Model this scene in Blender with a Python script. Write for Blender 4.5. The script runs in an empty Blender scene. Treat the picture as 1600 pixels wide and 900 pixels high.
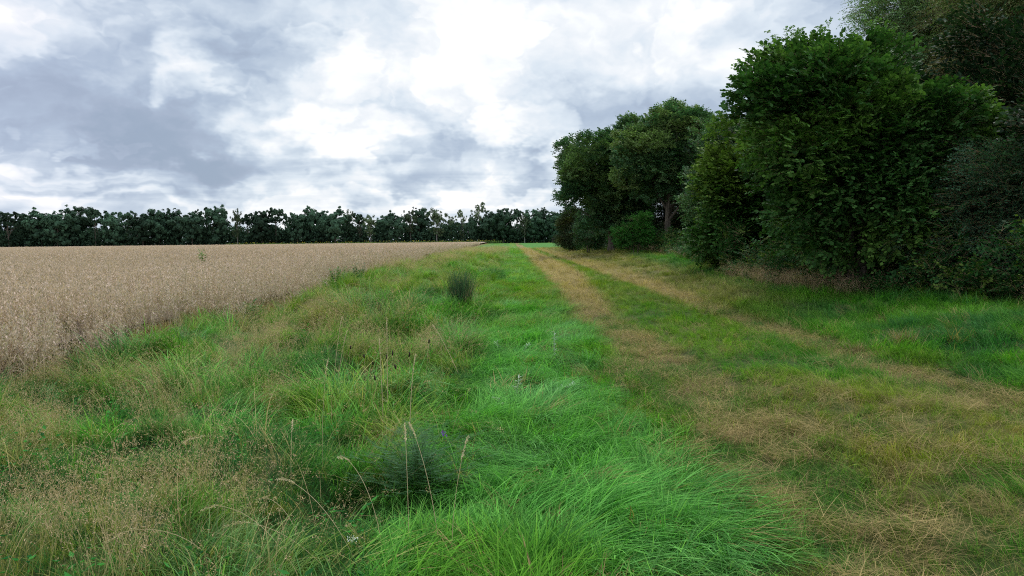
import bpy, math, random
import numpy as np
from mathutils import Matrix, Vector

# ---------------------------------------------------------------- camera, world, sun
scene = bpy.context.scene
COL = scene.collection
CAM_H, F_PX, PITCH, ROLL = 1.65, 1230.0, math.radians(3.5), math.radians(-0.64)
cam_d = bpy.data.cameras.new('camera')
cam = bpy.data.objects.new('camera', cam_d); COL.objects.link(cam)
cam_d.sensor_width = 36.0; cam_d.lens = 36.0 * F_PX / 1600.0
cam_d.clip_start = 0.1; cam_d.clip_end = 8000
CM = Matrix.Translation((0, 0, CAM_H)) @ Matrix.Rotation(math.pi/2 - PITCH, 4, 'X') @ Matrix.Rotation(ROLL, 4, 'Z')
cam.matrix_world = CM
scene.camera = cam

SUN_EL, SUN_AZ = math.radians(52), math.radians(28)      # azimuth from +Y towards +X
sd = bpy.data.lights.new('sun', 'SUN'); sun = bpy.data.objects.new('sun', sd); COL.objects.link(sun)
sd.energy = 1.5; sd.angle = math.radians(14); sd.color = (1.0, 0.965, 0.91)
sdir = Vector((math.sin(SUN_AZ)*math.cos(SUN_EL), math.cos(SUN_AZ)*math.cos(SUN_EL), math.sin(SUN_EL)))
sun.rotation_euler = sdir.to_track_quat('Z', 'Y').to_euler()
scene.view_settings.view_transform = 'Standard'; scene.view_settings.look = 'None'
scene.view_settings.exposure = 0.05; scene.view_settings.gamma = 1.0
try: scene.view_settings.use_curve_mapping = False
except Exception: pass
scene.cycles.max_bounces = 5; scene.cycles.diffuse_bounces = 3; scene.cycles.glossy_bounces = 2
scene.cycles.transmission_bounces = 3; scene.cycles.transparent_max_bounces = 4
scene.cycles.use_denoising = False; scene.cycles.filter_width = 1.1

class NT:
    """tiny helper to write node trees"""
    def __init__(s, tree, flat=False): s.t = tree; s.flat = flat; tree.nodes.clear()
    def n(s, kind, **kw):
        nd = s.t.nodes.new(kind)
        for k, v in kw.items():
            if k == 'inp':
                for i, val in v.items():
                    if isinstance(val, bpy.types.NodeSocket): s.t.links.new(val, nd.inputs[i])
                    else: nd.inputs[i].default_value = val
            else: setattr(nd, k, v)
        return nd
    def m(s, op, a, b=None, c=None, clamp=False):
        d = {0: a}
        if b is not None: d[1] = b
        if c is not None: d[2] = c
        return s.n('ShaderNodeMath', operation=op, use_clamp=clamp, inp=d).outputs[0]
    def mix(s, f, a, b, kind='MIX'):
        nd = s.n('ShaderNodeMix', data_type='RGBA', blend_type=kind)
        for i, v in ((0, f), (6, a), (7, b)):
            if isinstance(v, bpy.types.NodeSocket): s.t.links.new(v, nd.inputs[i])
            else: nd.inputs[i].default_value = v if i == 0 else (*v, 1.0)[:4]
        return nd.outputs[2]
    def smooth(s, v, lo, hi, a=0.0, b=1.0):
        nd = s.n('ShaderNodeMapRange', interpolation_type='SMOOTHSTEP', inp={0: v, 1: lo, 2: hi, 3: a, 4: b})
        return nd.outputs[0]
    def noise(s, vec, scale, detail=4, rough=0.5, lac=2.0, dist=0.0, color=False):
        nd = s.n('ShaderNodeTexNoise', noise_dimensions='2D' if s.flat else '3D', inp={'Vector': vec, 'Scale': scale, 'Detail': detail, 'Roughness': rough, 'Lacunarity': lac, 'Distortion': dist})
        return nd.outputs['Color' if color else 'Fac']

def dir_px(px, py):
    v = CM.to_3x3() @ Vector(((px-800)/F_PX, (450-py)/F_PX, -1.0))
    return v.normalized()

def build_world():
    w = bpy.data.worlds.new('World'); scene.world = w; w.use_nodes = True
    N = NT(w.node_tree, True)
    out = N.n('ShaderNodeOutputWorld')
    D = N.n('ShaderNodeTexCoord').outputs['Generated']
    sky = N.n('ShaderNodeTexSky', sky_type='NISHITA', sun_disc=False, sun_elevation=SUN_EL, sun_rotation=SUN_AZ)
    sep = N.n('ShaderNodeSeparateXYZ', inp={0: D})
    x, y, z = sep.outputs
    az = N.m('ARCTAN2', x, y)                       # 0 ahead, + right
    el = N.m('ARCSINE', z)
    zz = N.m('MAXIMUM', z, 0.0)
    # cloud layer coordinates: a flat deck seen in perspective
    inv = N.m('DIVIDE', 1.0, N.m('ADD', zz, 0.10))
    P = N.n('ShaderNodeCombineXYZ', inp={0: N.m('MULTIPLY', x, inv), 1: N.m('MULTIPLY', y, inv), 2: 0.37}).outputs[0]
    # angular coordinates for cumulus heaps, wider than tall near the horizon
    Q = N.n('ShaderNodeCombineXYZ', inp={0: az, 1: N.m('MULTIPLY', el, 1.7), 2: 1.3}).outputs[0]
    wv = N.noise(Q, 5.5, 5, 0.6, color=True)
    ws = N.n('ShaderNodeSeparateColor', inp={0: wv})
    wx = N.m('MULTIPLY', N.m('SUBTRACT', ws.outputs[0], 0.5), 0.28)
    wy = N.m('MULTIPLY', N.m('SUBTRACT', ws.outputs[1], 0.5), 0.15)
    azw = N.m('ADD', az, wx); elw = N.m('ADD', el, wy)
    def blob(px, py, rx, ry, amp, hard=0.0):
        d = dir_px(px, py)
        a0, e0 = math.atan2(d.x, d.y), math.asin(d.z)
        dx = N.m('MULTIPLY', N.m('SUBTRACT', azw, a0), F_PX/rx)
        dy = N.m('MULTIPLY', N.m('SUBTRACT', elw, e0), F_PX/ry)
        r2 = N.m('ADD', N.m('MULTIPLY', dx, dx), N.m('MULTIPLY', dy, dy))
        g = N.smooth(r2, 1.9 - 1.1*hard, 0.15 + 0.45*hard)
        return N.m('MULTIPLY', g, amp)
    # large soft shapes: + bright, - grey
    L = N.m('MULTIPLY', N.m('SUBTRACT', N.noise(P, 0.8, 5, 0.5, dist=0.2), 0.5), 0.45)
    # heaped clouds: brighter on the upper edge of each heap, greyer at its foot
    sz = N.m('MULTIPLY', ws.outputs[2], 0.07)
    def heap(de):
        q = N.n('ShaderNodeCombineXYZ', inp={0: N.m('ADD', az, N.m('MULTIPLY', wx, .35)), 1: N.m('ADD', N.m('MULTIPLY', el, 1.5), N.m('ADD', sz, de)), 2: 0.0}).outputs[0]
        a = N.noise(q, 5.5, 6, 0.5)
        b = N.m('ABSOLUTE', N.m('SUBTRACT', N.noise(q, 13.0, 3, 0.5), 0.5))
        return N.m('SUBTRACT', a, N.m('MULTIPLY', b, 0.5))
    h0 = heap(0.0); h1 = heap(-0.045)
    rel = N.m('ADD', N.m('MULTIPLY', N.m('SUBTRACT', h1, h0), 2.1), N.m('MULTIPLY', N.m('SUBTRACT', N.smooth(h0, .40, .46), .5), .28))
    L = N.m('ADD', L, N.m('MULTIPLY', N.m('ADD', rel, N.m('MULTIPLY', N.m('SUBTRACT', h0, 0.42), 0.9)), N.smooth(el, 0.6, 0.05, 0.2, 0.62)))
    for b in BLOBS: L = N.m('ADD', L, blob(*b))
    # low bands near the horizon
    band = N.noise(N.n('ShaderNodeCombineXYZ', inp={0: N.m('MULTIPLY', az, 4.0), 1: N.m('MULTIPLY', el, 46.0), 2: 0.0}).outputs[0], 1.0, 5, 0.55, dist=0.5)
    lowm = N.smooth(el, 0.17, 0.04)
    L = N.m('ADD', L, N.m('MULTIPLY', N.m('MULTIPLY', N.m('SUBTRACT', band, 0.5), 0.75), lowm))
    t = N.smooth(N.m('MULTIPLY_ADD', L, 1.15, 0.475), -0.45, 1.25)
    cr = N.n('ShaderNodeValToRGB', inp={0: t})
    e = cr.color_ramp.elements
    e[0].position = 0.0; e[0].color = (0.345, 0.43, 0.56, 1)
    e[1].position = 1.0; e[1].color = (1.25, 1.26, 1.28, 1)
    for p, c in ((0.17, (0.40, 0.48, 0.615)), (0.31, (0.455, 0.55, 0.69)), (0.48, (0.585, 0.68, 0.80)), (0.64, (0.755, 0.84, 0.93)), (0.80, (0.94, 0.975, 1.015))):
        q = e.new(p); q.color = (*c, 1)
    cloud = cr.outputs[0]
    # faint lilac tone towards the far left, as the photo shows
    lil = N.smooth(az, -0.30, -0.62)
    cloud = N.mix(N.m('MULTIPLY', lil, 0.35), cloud, (1.04, 0.985, 1.05), 'MULTIPLY')
    # below the horizon: dull ground tone
    cloud = N.mix(N.smooth(el, -0.01, -0.06), cloud, (0.2, 0.22, 0.16))
    bg1 = N.n('ShaderNodeBackground', inp={0: sky.outputs[0], 1: 0.1})
    c8 = N.n('ShaderNodeVectorMath', operation='SCALE', inp={0: cloud, 3: N.m('MULTIPLY', N.smooth(el, 0.25, 1.4, 1.0, 1.8), 10.0*SKY_GAIN)}).outputs[0]
    bg2 = N.n('ShaderNodeBackground', inp={0: c8, 1: 0.1})
    mx = N.n('ShaderNodeMixShader', inp={0: 0.96, 1: bg1.outputs[0], 2: bg2.outputs[0]})
    N.t.links.new(mx.outputs[0], out.inputs[0])
    w.cycles.sampling_method = 'MANUAL'; w.cycles.sample_map_resolution = 512

SKY_GAIN = 0.95
BLOBS = [  # photo px, py, radius x, radius y, amount, hardness
    (40, 190, 230, 75, -0.17, 0.1), (330, 215, 175, 50, -0.28, 0.45), (150, 232, 200, 28, -0.14, 0.3),
    (430, 115, 105, 72, -0.27, 0.3), (240, 85, 110, 40, -0.16, 0.2), (380, 15, 200, 60, -0.16, 0), (150, 160, 160, 40, -0.08, 0.1),
    (60, 60, 120, 60, 0.16, 0), (310, 115, 60, 45, 0.20, 0.2), (690, 250, 120, 50, -0.30, 0.4), (420, 275, 150, 20, -0.12, 0.1),
    (560, 225, 95, 44, 0.20, 0.35), (470, 195, 120, 30, 0.16, 0.2), (800, 205, 55, 38, 0.26, 0.5), (835, 238, 45, 34, 0.10, 0.4), (700, 55, 330, 95, 0.22, 0),
    (1000, 60, 240, 80, 0.16, 0), (900, 115, 220, 30, -0.06, 0), (640, 130, 170, 50, 0.12, 0),
    (1000, 165, 170, 55, -0.12, 0), (1240, 20, 110, 40, -0.14, 0),
    (250, 285, 150, 16, 0.10, 0), (440, 322, 450, 12, 0.18, 0), (60, 262, 110, 12, 0.16, 0.2), (160, 226, 40, 11, 0.26, 0.5),
    (750, 300, 120, 12, -0.14, 0.3), (90, 305, 200, 10, -0.10, 0.2),
]
build_world()

# ---------------------------------------------------------------- helpers
rng = np.random.default_rng(7)
def hsh(ix, iy, s):
    n = (ix.astype(np.int64)*374761393 + iy.astype(np.int64)*668265263 + s*982451653) & 0x7fffffff
    n = ((n ^ (n >> 13)) * 1274126177) & 0x7fffffff
    return ((n ^ (n >> 16)) & 0xffff)/65535.0
def vnoise(x, y, s=0):
    x = np.asarray(x, float); y = np.asarray(y, float)
    ix = np.floor(x); iy = np.floor(y); fx = x-ix; fy = y-iy
    fx = fx*fx*(3-2*fx); fy = fy*fy*(3-2*fy)
    a = hsh(ix, iy, s); b = hsh(ix+1, iy, s); c = hsh(ix, iy+1, s); d = hsh(ix+1, iy+1, s)
    return (a*(1-fx)+b*fx)*(1-fy) + (c*(1-fx)+d*fx)*fy
def fbm(x, y, s=0, o=3):
    r = 0; a = 0.5; f = 1.0; t = 0
    for i in range(o):
        r = r + a*vnoise(np.asarray(x)*f+17.3*i, np.asarray(y)*f-9.1*i, s+i); t += a; a *= .5; f *= 2.03
    return r/t
def ss(a, b, x):
    t = np.clip((np.asarray(x, float)-a)/(b-a), 0, 1); return t*t*(3-2*t)
def bump(x, a, b, w):            # 1 inside [a,b], soft edges w
    return ss(a-w, a+w, x)*(1-ss(b-w, b+w, x))

def edge_x(y):                   # edge of the oat field
    y = np.asarray(y, float)
    return -5.35 - 0.028*np.minimum(y, 90) - 0.012*np.maximum(y-90, 0) + 1.1*(fbm(y/2.2, y*0+3, 5)-.5)
def wood_x(y):                   # edge of the wood
    return np.interp(y, [0, 14, 20, 28, 43, 67, 90, 110, 130, 300], [11.0, 9.6, 8.0, 7.9, 10.0, 12.5, 8.6, 7.0, 30, 120])
def height(x, y):
    x = np.asarray(x, float); y = np.asarray(y, float)
    near = 1-ss(60, 140, y)
    z = 0.30*ss(5.6, 9.4, x)*(1-ss(110, 170, y))
    vg = bump(x, -5.4, -0.9, .5)*near
    z = z + vg*(0.56*(fbm(x/1.0, y/1.15, 11, 2)-.5) + 0.14*(vnoise(x/.36, y/.36, 15)-.5))
    z = z + bump(x, -6.5, -.6, .6)*bump(y, 12, 75, 4)*(.42*(ss(.35, .75, fbm(x/1.5, y/2.1, 13, 2))-.4))
    z = z + bump(x, -0.8, 1.3, .4)*near*0.15*(fbm(x/.8, y/1.1, 21, 2)-.5)
    z = z + near*(-0.07*bump(x, 1.5, 2.4, .3) - 0.06*bump(x, 4.35, 5.05, .3) + 0.05*bump(x, 2.7, 4.0, .4))
    z = z + near*ss(5.2, 6.5, x)*0.24*(fbm(x/1.6, y/1.3, 31, 2)-.5)
    for (hx, hy, rx, ry) in HOLLOWS: z = z - .24*np.exp(-(((x-hx)/rx)**2+((y-hy)/ry)**2))
    z = z + ss(5.2, 7, x)*bump(y, 30, 100, 12)*0.35*(fbm(x/3.5, y/5, 41, 2)-.35)
    return z
HOLLOWS = []
def P(px, py, h=0.0):            # the ground point that a spot of the photo shows
    d = dir_px(px, py); z = h
    for _ in range(6):
        t = (z-CAM_H)/d.z
        z = h + float(height(d.x*t, d.y*t))
    return d.x*t, d.y*t, z-h
def X(px, d):                    # lateral position at distance d
    return (px-800)/F_PX*d

def mesh_from(name, V, T, attrs=None, smooth=False, mats=(), mat_idx=None):
    V = np.asarray(V, np.float32); T = np.asarray(T, np.int32)
    me = bpy.data.meshes.new(name)
    me.vertices.add(len(V)); me.vertices.foreach_set('co', V.ravel())
    if len(T):
        k = T.shape[1]
        me.loops.add(T.size); me.loops.foreach_set('vertex_index', T.ravel())
        me.polygons.add(len(T)); me.polygons.foreach_set('loop_start', np.arange(0, T.size, k, dtype=np.int32))
        try: me.polygons.foreach_set('loop_total', np.full(len(T), k, np.int32))
        except Exception: pass
        if smooth: me.polygons.foreach_set('use_smooth', np.ones(len(T), bool))
        if mat_idx is not None: me.polygons.foreach_set('material_index', np.asarray(mat_idx, np.int32))
    for m in mats: me.materials.append(m)
    for k, a in (attrs or {}).items():
        a = np.asarray(a, np.float32)
        if a.ndim == 1: at = me.attributes.new(k, 'FLOAT', 'POINT'); at.data.foreach_set('value', a)
        elif a.shape[1] == 3: at = me.attributes.new(k, 'FLOAT_VECTOR', 'POINT'); at.data.foreach_set('vector', a.ravel())
    me.update(calc_edges=True)
    return me
def link(name, me, parent=None, loc=None, **props):
    o = bpy.data.objects.new(name, me); COL.objects.link(o)
    if parent is not None: o.parent = parent
    if loc is not None: o.location = loc
    for k, v in props.items():
        if v is not None: o[k] = v
    return o
def root(name, loc, label, cat, group=None, rz=0.0):
    return_o = link(name, None, None, loc, label=label, category=cat, group=group)
    return_o.rotation_euler = (0, 0, rz); return_o.empty_display_size = .2
    return return_o

class Acc:
    """collects vertices, triangles and per-vertex floats r (variation) and k (colour blend)"""
    def __init__(s): s.V = []; s.T = []; s.R = []; s.K = []; s.n = 0
    def add(s, V, T, r=0.5, k=0.0):
        V = np.asarray(V, float); T = np.asarray(T, int)
        s.V.append(V); s.T.append(T+s.n); n = len(V)
        s.R.append(np.broadcast_to(np.asarray(r, float), (n,)).copy()); s.K.append(np.broadcast_to(np.asarray(k, float), (n,)).copy())
        s.n += n
    def mesh(s, name, mat, smooth=False):
        return mesh_from(name, np.concatenate(s.V), np.concatenate(s.T), {'r': np.concatenate(s.R), 'k': np.concatenate(s.K)}, smooth, (mat,))

def add_blades(A, n, L, W, spread, t0, t1, az, azj, seg=4, k0=0.0, k1=0.0, zr=(0, 0), twist=0.5, g=rng, base=None):
    """n arching blades; angles from vertical t0 (root) to t1 (tip); heading az with jitter azj"""
    l = g.uniform(*L, n); w = g.uniform(*W, n)
    a = az + g.uniform(-azj, azj, n)
    th0 = g.uniform(*t0, n); th1 = np.maximum(g.uniform(*t1, n), th0)
    rr = spread*np.sqrt(g.uniform(0, 1, n)); ra = g.uniform(0, 2*np.pi, n)
    p = np.stack([rr*np.cos(ra), rr*np.sin(ra), g.uniform(*zr, n) if zr[1] > zr[0] else np.full(n, zr[0])], 1)
    if base is not None: p = base.copy()
    ta = a + np.pi/2 + g.uniform(-twist, twist, n)
    side = np.stack([np.cos(ta), np.sin(ta), np.zeros(n)], 1)
    rows = []
    for i in range(seg):
        f = i/seg
        ww = w*(0.75 if i == 0 else (1.0-f)**0.55)
        rows.append(p - side*ww[:, None]/2); rows.append(p + side*ww[:, None]/2)
        th = th0 + (th1-th0)*((i+.5)/seg)
        p = p + (l/seg)[:, None]*np.stack([np.sin(th)*np.cos(a), np.sin(th)*np.sin(a), np.cos(th)], 1)
    rows.append(p)
    V = np.stack(rows, 1); m = 2*seg+1
    T = []
    for i in range(seg-1):
        b = 2*i; T += [[b, b+1, b+3], [b, b+3, b+2]]
    b = 2*(seg-1); T.append([b, b+1, b+2])
    T = np.array(T)[None] + (np.arange(n)*m)[:, None, None]
    r = np.repeat(g.uniform(0, 1, n), m)
    lev = np.tile(np.r_[np.repeat(np.arange(seg), 2), seg]/seg, n)
    A.add(V.reshape(-1, 3), T.reshape(-1, 3), r, k0 + (k1-k0)*lev)
    return p, a
def add_tri_bits(A, C, size, k, g=rng, drop=None, asp=0.35):
    """small seed scales: one thin diamond (2 tris) at each centre"""
    n = len(C); d = g.normal(0, 1, (n, 3))
    if drop is not None: d = d*0.45 + np.array(drop)
    d /= np.linalg.norm(d, axis=1)[:, None]+1e-9
    e = np.cross(d, g.normal(0, 1, (n, 3))); e /= np.linalg.norm(e, axis=1)[:, None]+1e-9
    s = (size*g.uniform(.6, 1.3, n))[:, None]
    V = np.stack([C-d*s*.5, C+e*s*asp*.5, C+d*s*.5, C-e*s*asp*.5], 1).reshape(-1, 3)
    T = (np.array([[0, 1, 2], [0, 2, 3]])[None] + (np.arange(n)*4)[:, None, None]).reshape(-1, 3)
    A.add(V, T, np.repeat(g.uniform(0, 1, n), 4), k)
def add_tube(A, path, rad, sides=6, r=0.5, k=0.0):
    path = np.asarray(path, float); rad = np.broadcast_to(np.asarray(rad, float), (len(path),))
    tg = np.gradient(path, axis=0); tg /= np.linalg.norm(tg, axis=1)[:, None]+1e-9
    ref = np.where(np.abs(tg[:, 2:3]) > .9, np.array([[1., 0, 0]]), np.array([[0, 0, 1.]]))
    u = np.cross(tg, ref); u /= np.linalg.norm(u, axis=1)[:, None]+1e-9; v = np.cross(tg, u)
    an = np.linspace(0, 2*np.pi, sides, endpoint=False)
    V = path[:, None] + rad[:, None, None]*(np.cos(an)[None, :, None]*u[:, None] + np.sin(an)[None, :, None]*v[:, None])
    T = []
    for i in range(len(path)-1):
        for j in range(sides):
            a, b = i*sides+j, i*sides+(j+1) % sides
            T += [[a, b, b+sides], [a, b+sides, a+sides]]
    e = (len(path)-1)*sides
    for j in range(1, sides-1): T.append([e, e+j, e+j+1])
    A.add(V.reshape(-1, 3), T, r, k)

# ---------------------------------------------------------------- materials
def plant_mat(name, inst=True, second=(0.42, 0.30, 0.17), base=(0.08, 0.2, 0.05), trans=0.3, rough=0.5, spec=0.25, vary=0.75, objvar=0.0):
    m = bpy.data.materials.new(name); m.use_nodes = True
    N = NT(m.node_tree); out = N.n('ShaderNodeOutputMaterial')
    if inst: col = N.n('ShaderNodeAttribute', attribute_type='INSTANCER', attribute_name='tint').outputs['Color']
    else:
        rgb = N.n('ShaderNodeRGB'); rgb.outputs[0].default_value = (*base, 1); col = rgb.outputs[0]
    r = N.n('ShaderNodeAttribute', attribute_name='r').outputs['Fac']
    k = N.n('ShaderNodeAttribute', attribute_name='k').outputs['Fac']
    col = N.mix(k, col, second)
    f = N.m('MULTIPLY_ADD', r, vary, 1-vary*.5)
    if objvar:
        rd = N.n('ShaderNodeObjectInfo').outputs['Random']
        f = N.m('MULTIPLY', f, N.m('MULTIPLY_ADD', rd, objvar, 1-objvar*.5))
    hsv = N.n('ShaderNodeHueSaturation', inp={0: N.m('MULTIPLY_ADD', r, -0.03, 0.515), 1: 1.0, 2: f, 4: col})
    b = N.n('ShaderNodeBsdfPrincipled', inp={'Base Color': hsv.outputs[0], 'Roughness': rough})
    b.inputs['Specular IOR Level'].default_value = spec
    tc = N.mix(1.0, hsv.outputs[0], (1.1, 1.35, 0.65), 'MULTIPLY')
    t = N.n('ShaderNodeBsdfTranslucent', inp={0: tc})
    mx = N.n('ShaderNodeMixShader', inp={0: trans, 1: b.outputs[0], 2: t.outputs[0]})
    N.t.links.new(mx.outputs[0], out.inputs[0])
    return m
def bark_mat(name, c1, c2, scale=8):
    m = bpy.data.materials.new(name); m.use_nodes = True
    N = NT(m.node_tree); out = N.n('ShaderNodeOutputMaterial')
    co = N.n('ShaderNodeTexCoord').outputs['Object']
    mp = N.n('ShaderNodeMapping', inp={0: co, 3: (1, 1, .25)}).outputs[0]
    n1 = N.noise(mp, scale, 6, .65)
    col = N.mix(N.smooth(n1, .35, .65), c1, c2)
    b = N.n('ShaderNodeBsdfPrincipled', inp={'Base Color': col, 'Roughness': .9})
    bp = N.n('ShaderNodeBump', inp={0: .6, 1: .03, 'Height': n1}); N.t.links.new(bp.outputs[0], b.inputs['Normal'])
    N.t.links.new(b.outputs[0], out.inputs[0]); return m

M_GRASS = plant_mat('grass_blade', trans=0.35, rough=.6, spec=.05, vary=1.15)
M_PAN = plant_mat('seed_grass', second=(0.66, 0.45, 0.29), trans=0.25, rough=.6, spec=.15)
M_OAT = plant_mat('ripe_oat', second=(0.61, 0.475, 0.375), trans=0.2, rough=.6, spec=.12, vary=.8)
M_LEAF = plant_mat('tree_leaf', trans=0.22, rough=.55, spec=.10, vary=.95)
M_BARK = bark_mat('bark', (0.05, 0.04, 0.03), (0.16, 0.13, 0.10))
M_BIRCH = bark_mat('pale_bark', (0.12, 0.11, 0.10), (0.5, 0.48, 0.44), 3)

# ---------------------------------------------------------------- scatter (many instances on one object)
def proto_collection(name, meshes):
    c = bpy.data.collections.new(name)
    for i, me in enumerate(meshes):
        o = bpy.data.objects.new(f'{name}_{i:02d}', me); c.objects.link(o)
    return c
def scatter(name, pts, rot, scl, idx, tint, coll, parent=None, **props):
    n = len(pts)
    me = mesh_from(name, pts, np.zeros((0, 3)))
    def va(nm, a):
        at = me.attributes.new(nm, 'FLOAT_VECTOR', 'POINT'); at.data.foreach_set('vector', np.asarray(a, np.float32).ravel())
    scl = np.asarray(scl, float)
    if scl.ndim == 1: scl = np.repeat(scl[:, None], 3, 1)
    va('rot', rot); va('scl', scl); va('tint', tint)
    at = me.attributes.new('idx', 'INT', 'POINT'); at.data.foreach_set('value', np.asarray(idx, np.int32))
    ng = bpy.data.node_groups.new(name+'_scatter', 'GeometryNodeTree')
    ng.interface.new_socket('Geometry', in_out='INPUT', socket_type='NodeSocketGeometry')
    ng.interface.new_socket('Geometry', in_out='OUTPUT', socket_type='NodeSocketGeometry')
    gi = ng.nodes.new('NodeGroupInput'); go = ng.nodes.new('NodeGroupOutput')
    ip = ng.nodes.new('GeometryNodeInstanceOnPoints'); ci = ng.nodes.new('GeometryNodeCollectionInfo')
    ci.inputs['Collection'].default_value = coll; ci.inputs['Separate Children'].default_value = True; ci.inputs['Reset Children'].default_value = True
    def na(nm, tp):
        q = ng.nodes.new('GeometryNodeInputNamedAttribute'); q.data_type = tp; q.inputs[0].default_value = nm
        return [s for s in q.outputs if s.enabled][0] if False else q.outputs[0]
    L = ng.links.new
    L(gi.outputs[0], ip.inputs['Points']); L(ci.outputs[0], ip.inputs['Instance'])
    ip.inputs['Pick Instance'].default_value = True
    L(na('idx', 'INT'), ip.inputs['Instance Index']); L(na('rot', 'FLOAT_VECTOR'), ip.inputs['Rotation']); L(na('scl', 'FLOAT_VECTOR'), ip.inputs['Scale'])
    L(ip.outputs[0], go.inputs[0])
    o = link(name, me, parent, **props)
    md = o.modifiers.new('scatter', 'NODES'); md.node_group = ng
    return o

BEIGE = [  # patches of pale seed-headed grass: photo px, py, radius in metres along x and y, strength
    (45, 700, .55, .55, 1), (110, 665, .5, .4, 1), (215, 630, .7, .55, .9), (60, 625, .8, .5, .8), (245, 812, .35, .22, 1), (60, 800, .5, .35, .8),
    (130, 850, .5, .3, .6), (440, 545, 1.0, 1.3, 1), (500, 510, .9, 1.2, .9), (365, 575, .8, .7, .6), (290, 665, .45, .35, .6), (350, 700, .35, .25, .6),
    (600, 600, .45, .9, .8), (585, 545, .4, 1.0, .6), (470, 800, .5, .3, .6), (560, 830, .4, .3, .7), (410, 640, .5, .4, .5), (30, 850, .5, .3, .8),
    (700, 415, 1.3, 5, 1), (625, 455, .5, 1.2, 1), (745, 395, 2.5, 15, .9), (570, 430, 1.2, 3, .6), (220, 800, .5, .3, .5), (640, 425, 1.5, 4, .6), (340, 610, .8, .5, .4)]
HOLLOW = [(205, 700, .75, .38), (50, 750, .6, .3), (530, 700, .4, .42), (110, 640, .4, .28), (640, 800, .3, .35), (180, 560, .8, .5), (20, 590, .6, .5), (300, 745, .45, .22), (520, 770, .3, .3), (420, 600, .4, .3), (310, 655, .4, .22), (690, 640, .25, .4), (610, 560, .3, .4), (100, 580, .6, .3), (265, 590, .5, .3), (470, 470, .6, .6)]
_h = [(*P(px, py)[:2], rx, ry) for px, py, rx, ry in HOLLOW]; HOLLOWS += _h
# ---------------------------------------------------------------- terrain
def spread_axis(a, b, step, far_lo, far_hi, gr=1.13):
    core = list(np.arange(a, b+1e-6, step))
    hi = []; s = step; x = core[-1]
    while x < far_hi: s *= gr; x += s; hi.append(x)
    lo = []; s = step; x = core[0]
    while x > far_lo: s *= gr; x -= s; lo.append(x)
    return np.array(lo[::-1]+core+hi)
DIRT = np.array([0.05, 0.038, 0.022])
def zones(x, y):
    """weights of the kinds of ground cover at x, y"""
    x = np.asarray(x, float); y = np.asarray(y, float)
    jx = x + 0.95*(fbm(x/1.1, y/1.6, 51, 3)-.5) + .25*(vnoise(x/.25, y/.25, 55)-.5) + 0.35*ss(30, 60, y)*(fbm(x/3, y/6, 52, 2)-.5)
    crop = 1-ss(-.15, .15, x-edge_x(y)); crop = crop*(1-ss(395, 400, y))
    wood = ss(-.3, .6, x-wood_x(y))*(1-ss(112, 125, y))
    verge = bump(jx, -30, -0.75, .2)*(1-crop)
    lush = bump(jx, -0.75, 1.2, .2)
    kx = x + .4*(fbm(x/1.1, y/1.6, 51, 3)-.5) + .12*(vnoise(x/.25, y/.25, 55)-.5); fw = .95*ss(16, 45, y)
    rut1 = bump(kx, 1.45, 2.4+fw, .18); rut2 = bump(kx, 4.3, 5.05+fw, .18); ridge = np.clip(bump(jx, 1.2, 5.2, .25)-rut1-rut2, 0, 1)
    right = ss(4.95, 5.45, jx)*(1-wood)
    dry = ss(13, 24, y)*(1-ss(140, 190, y))
    return dict(crop=crop, wood=wood, verge=verge, lush=lush, rut1=rut1, ridge=ridge, rut2=rut2, right=right, dry=dry)

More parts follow.
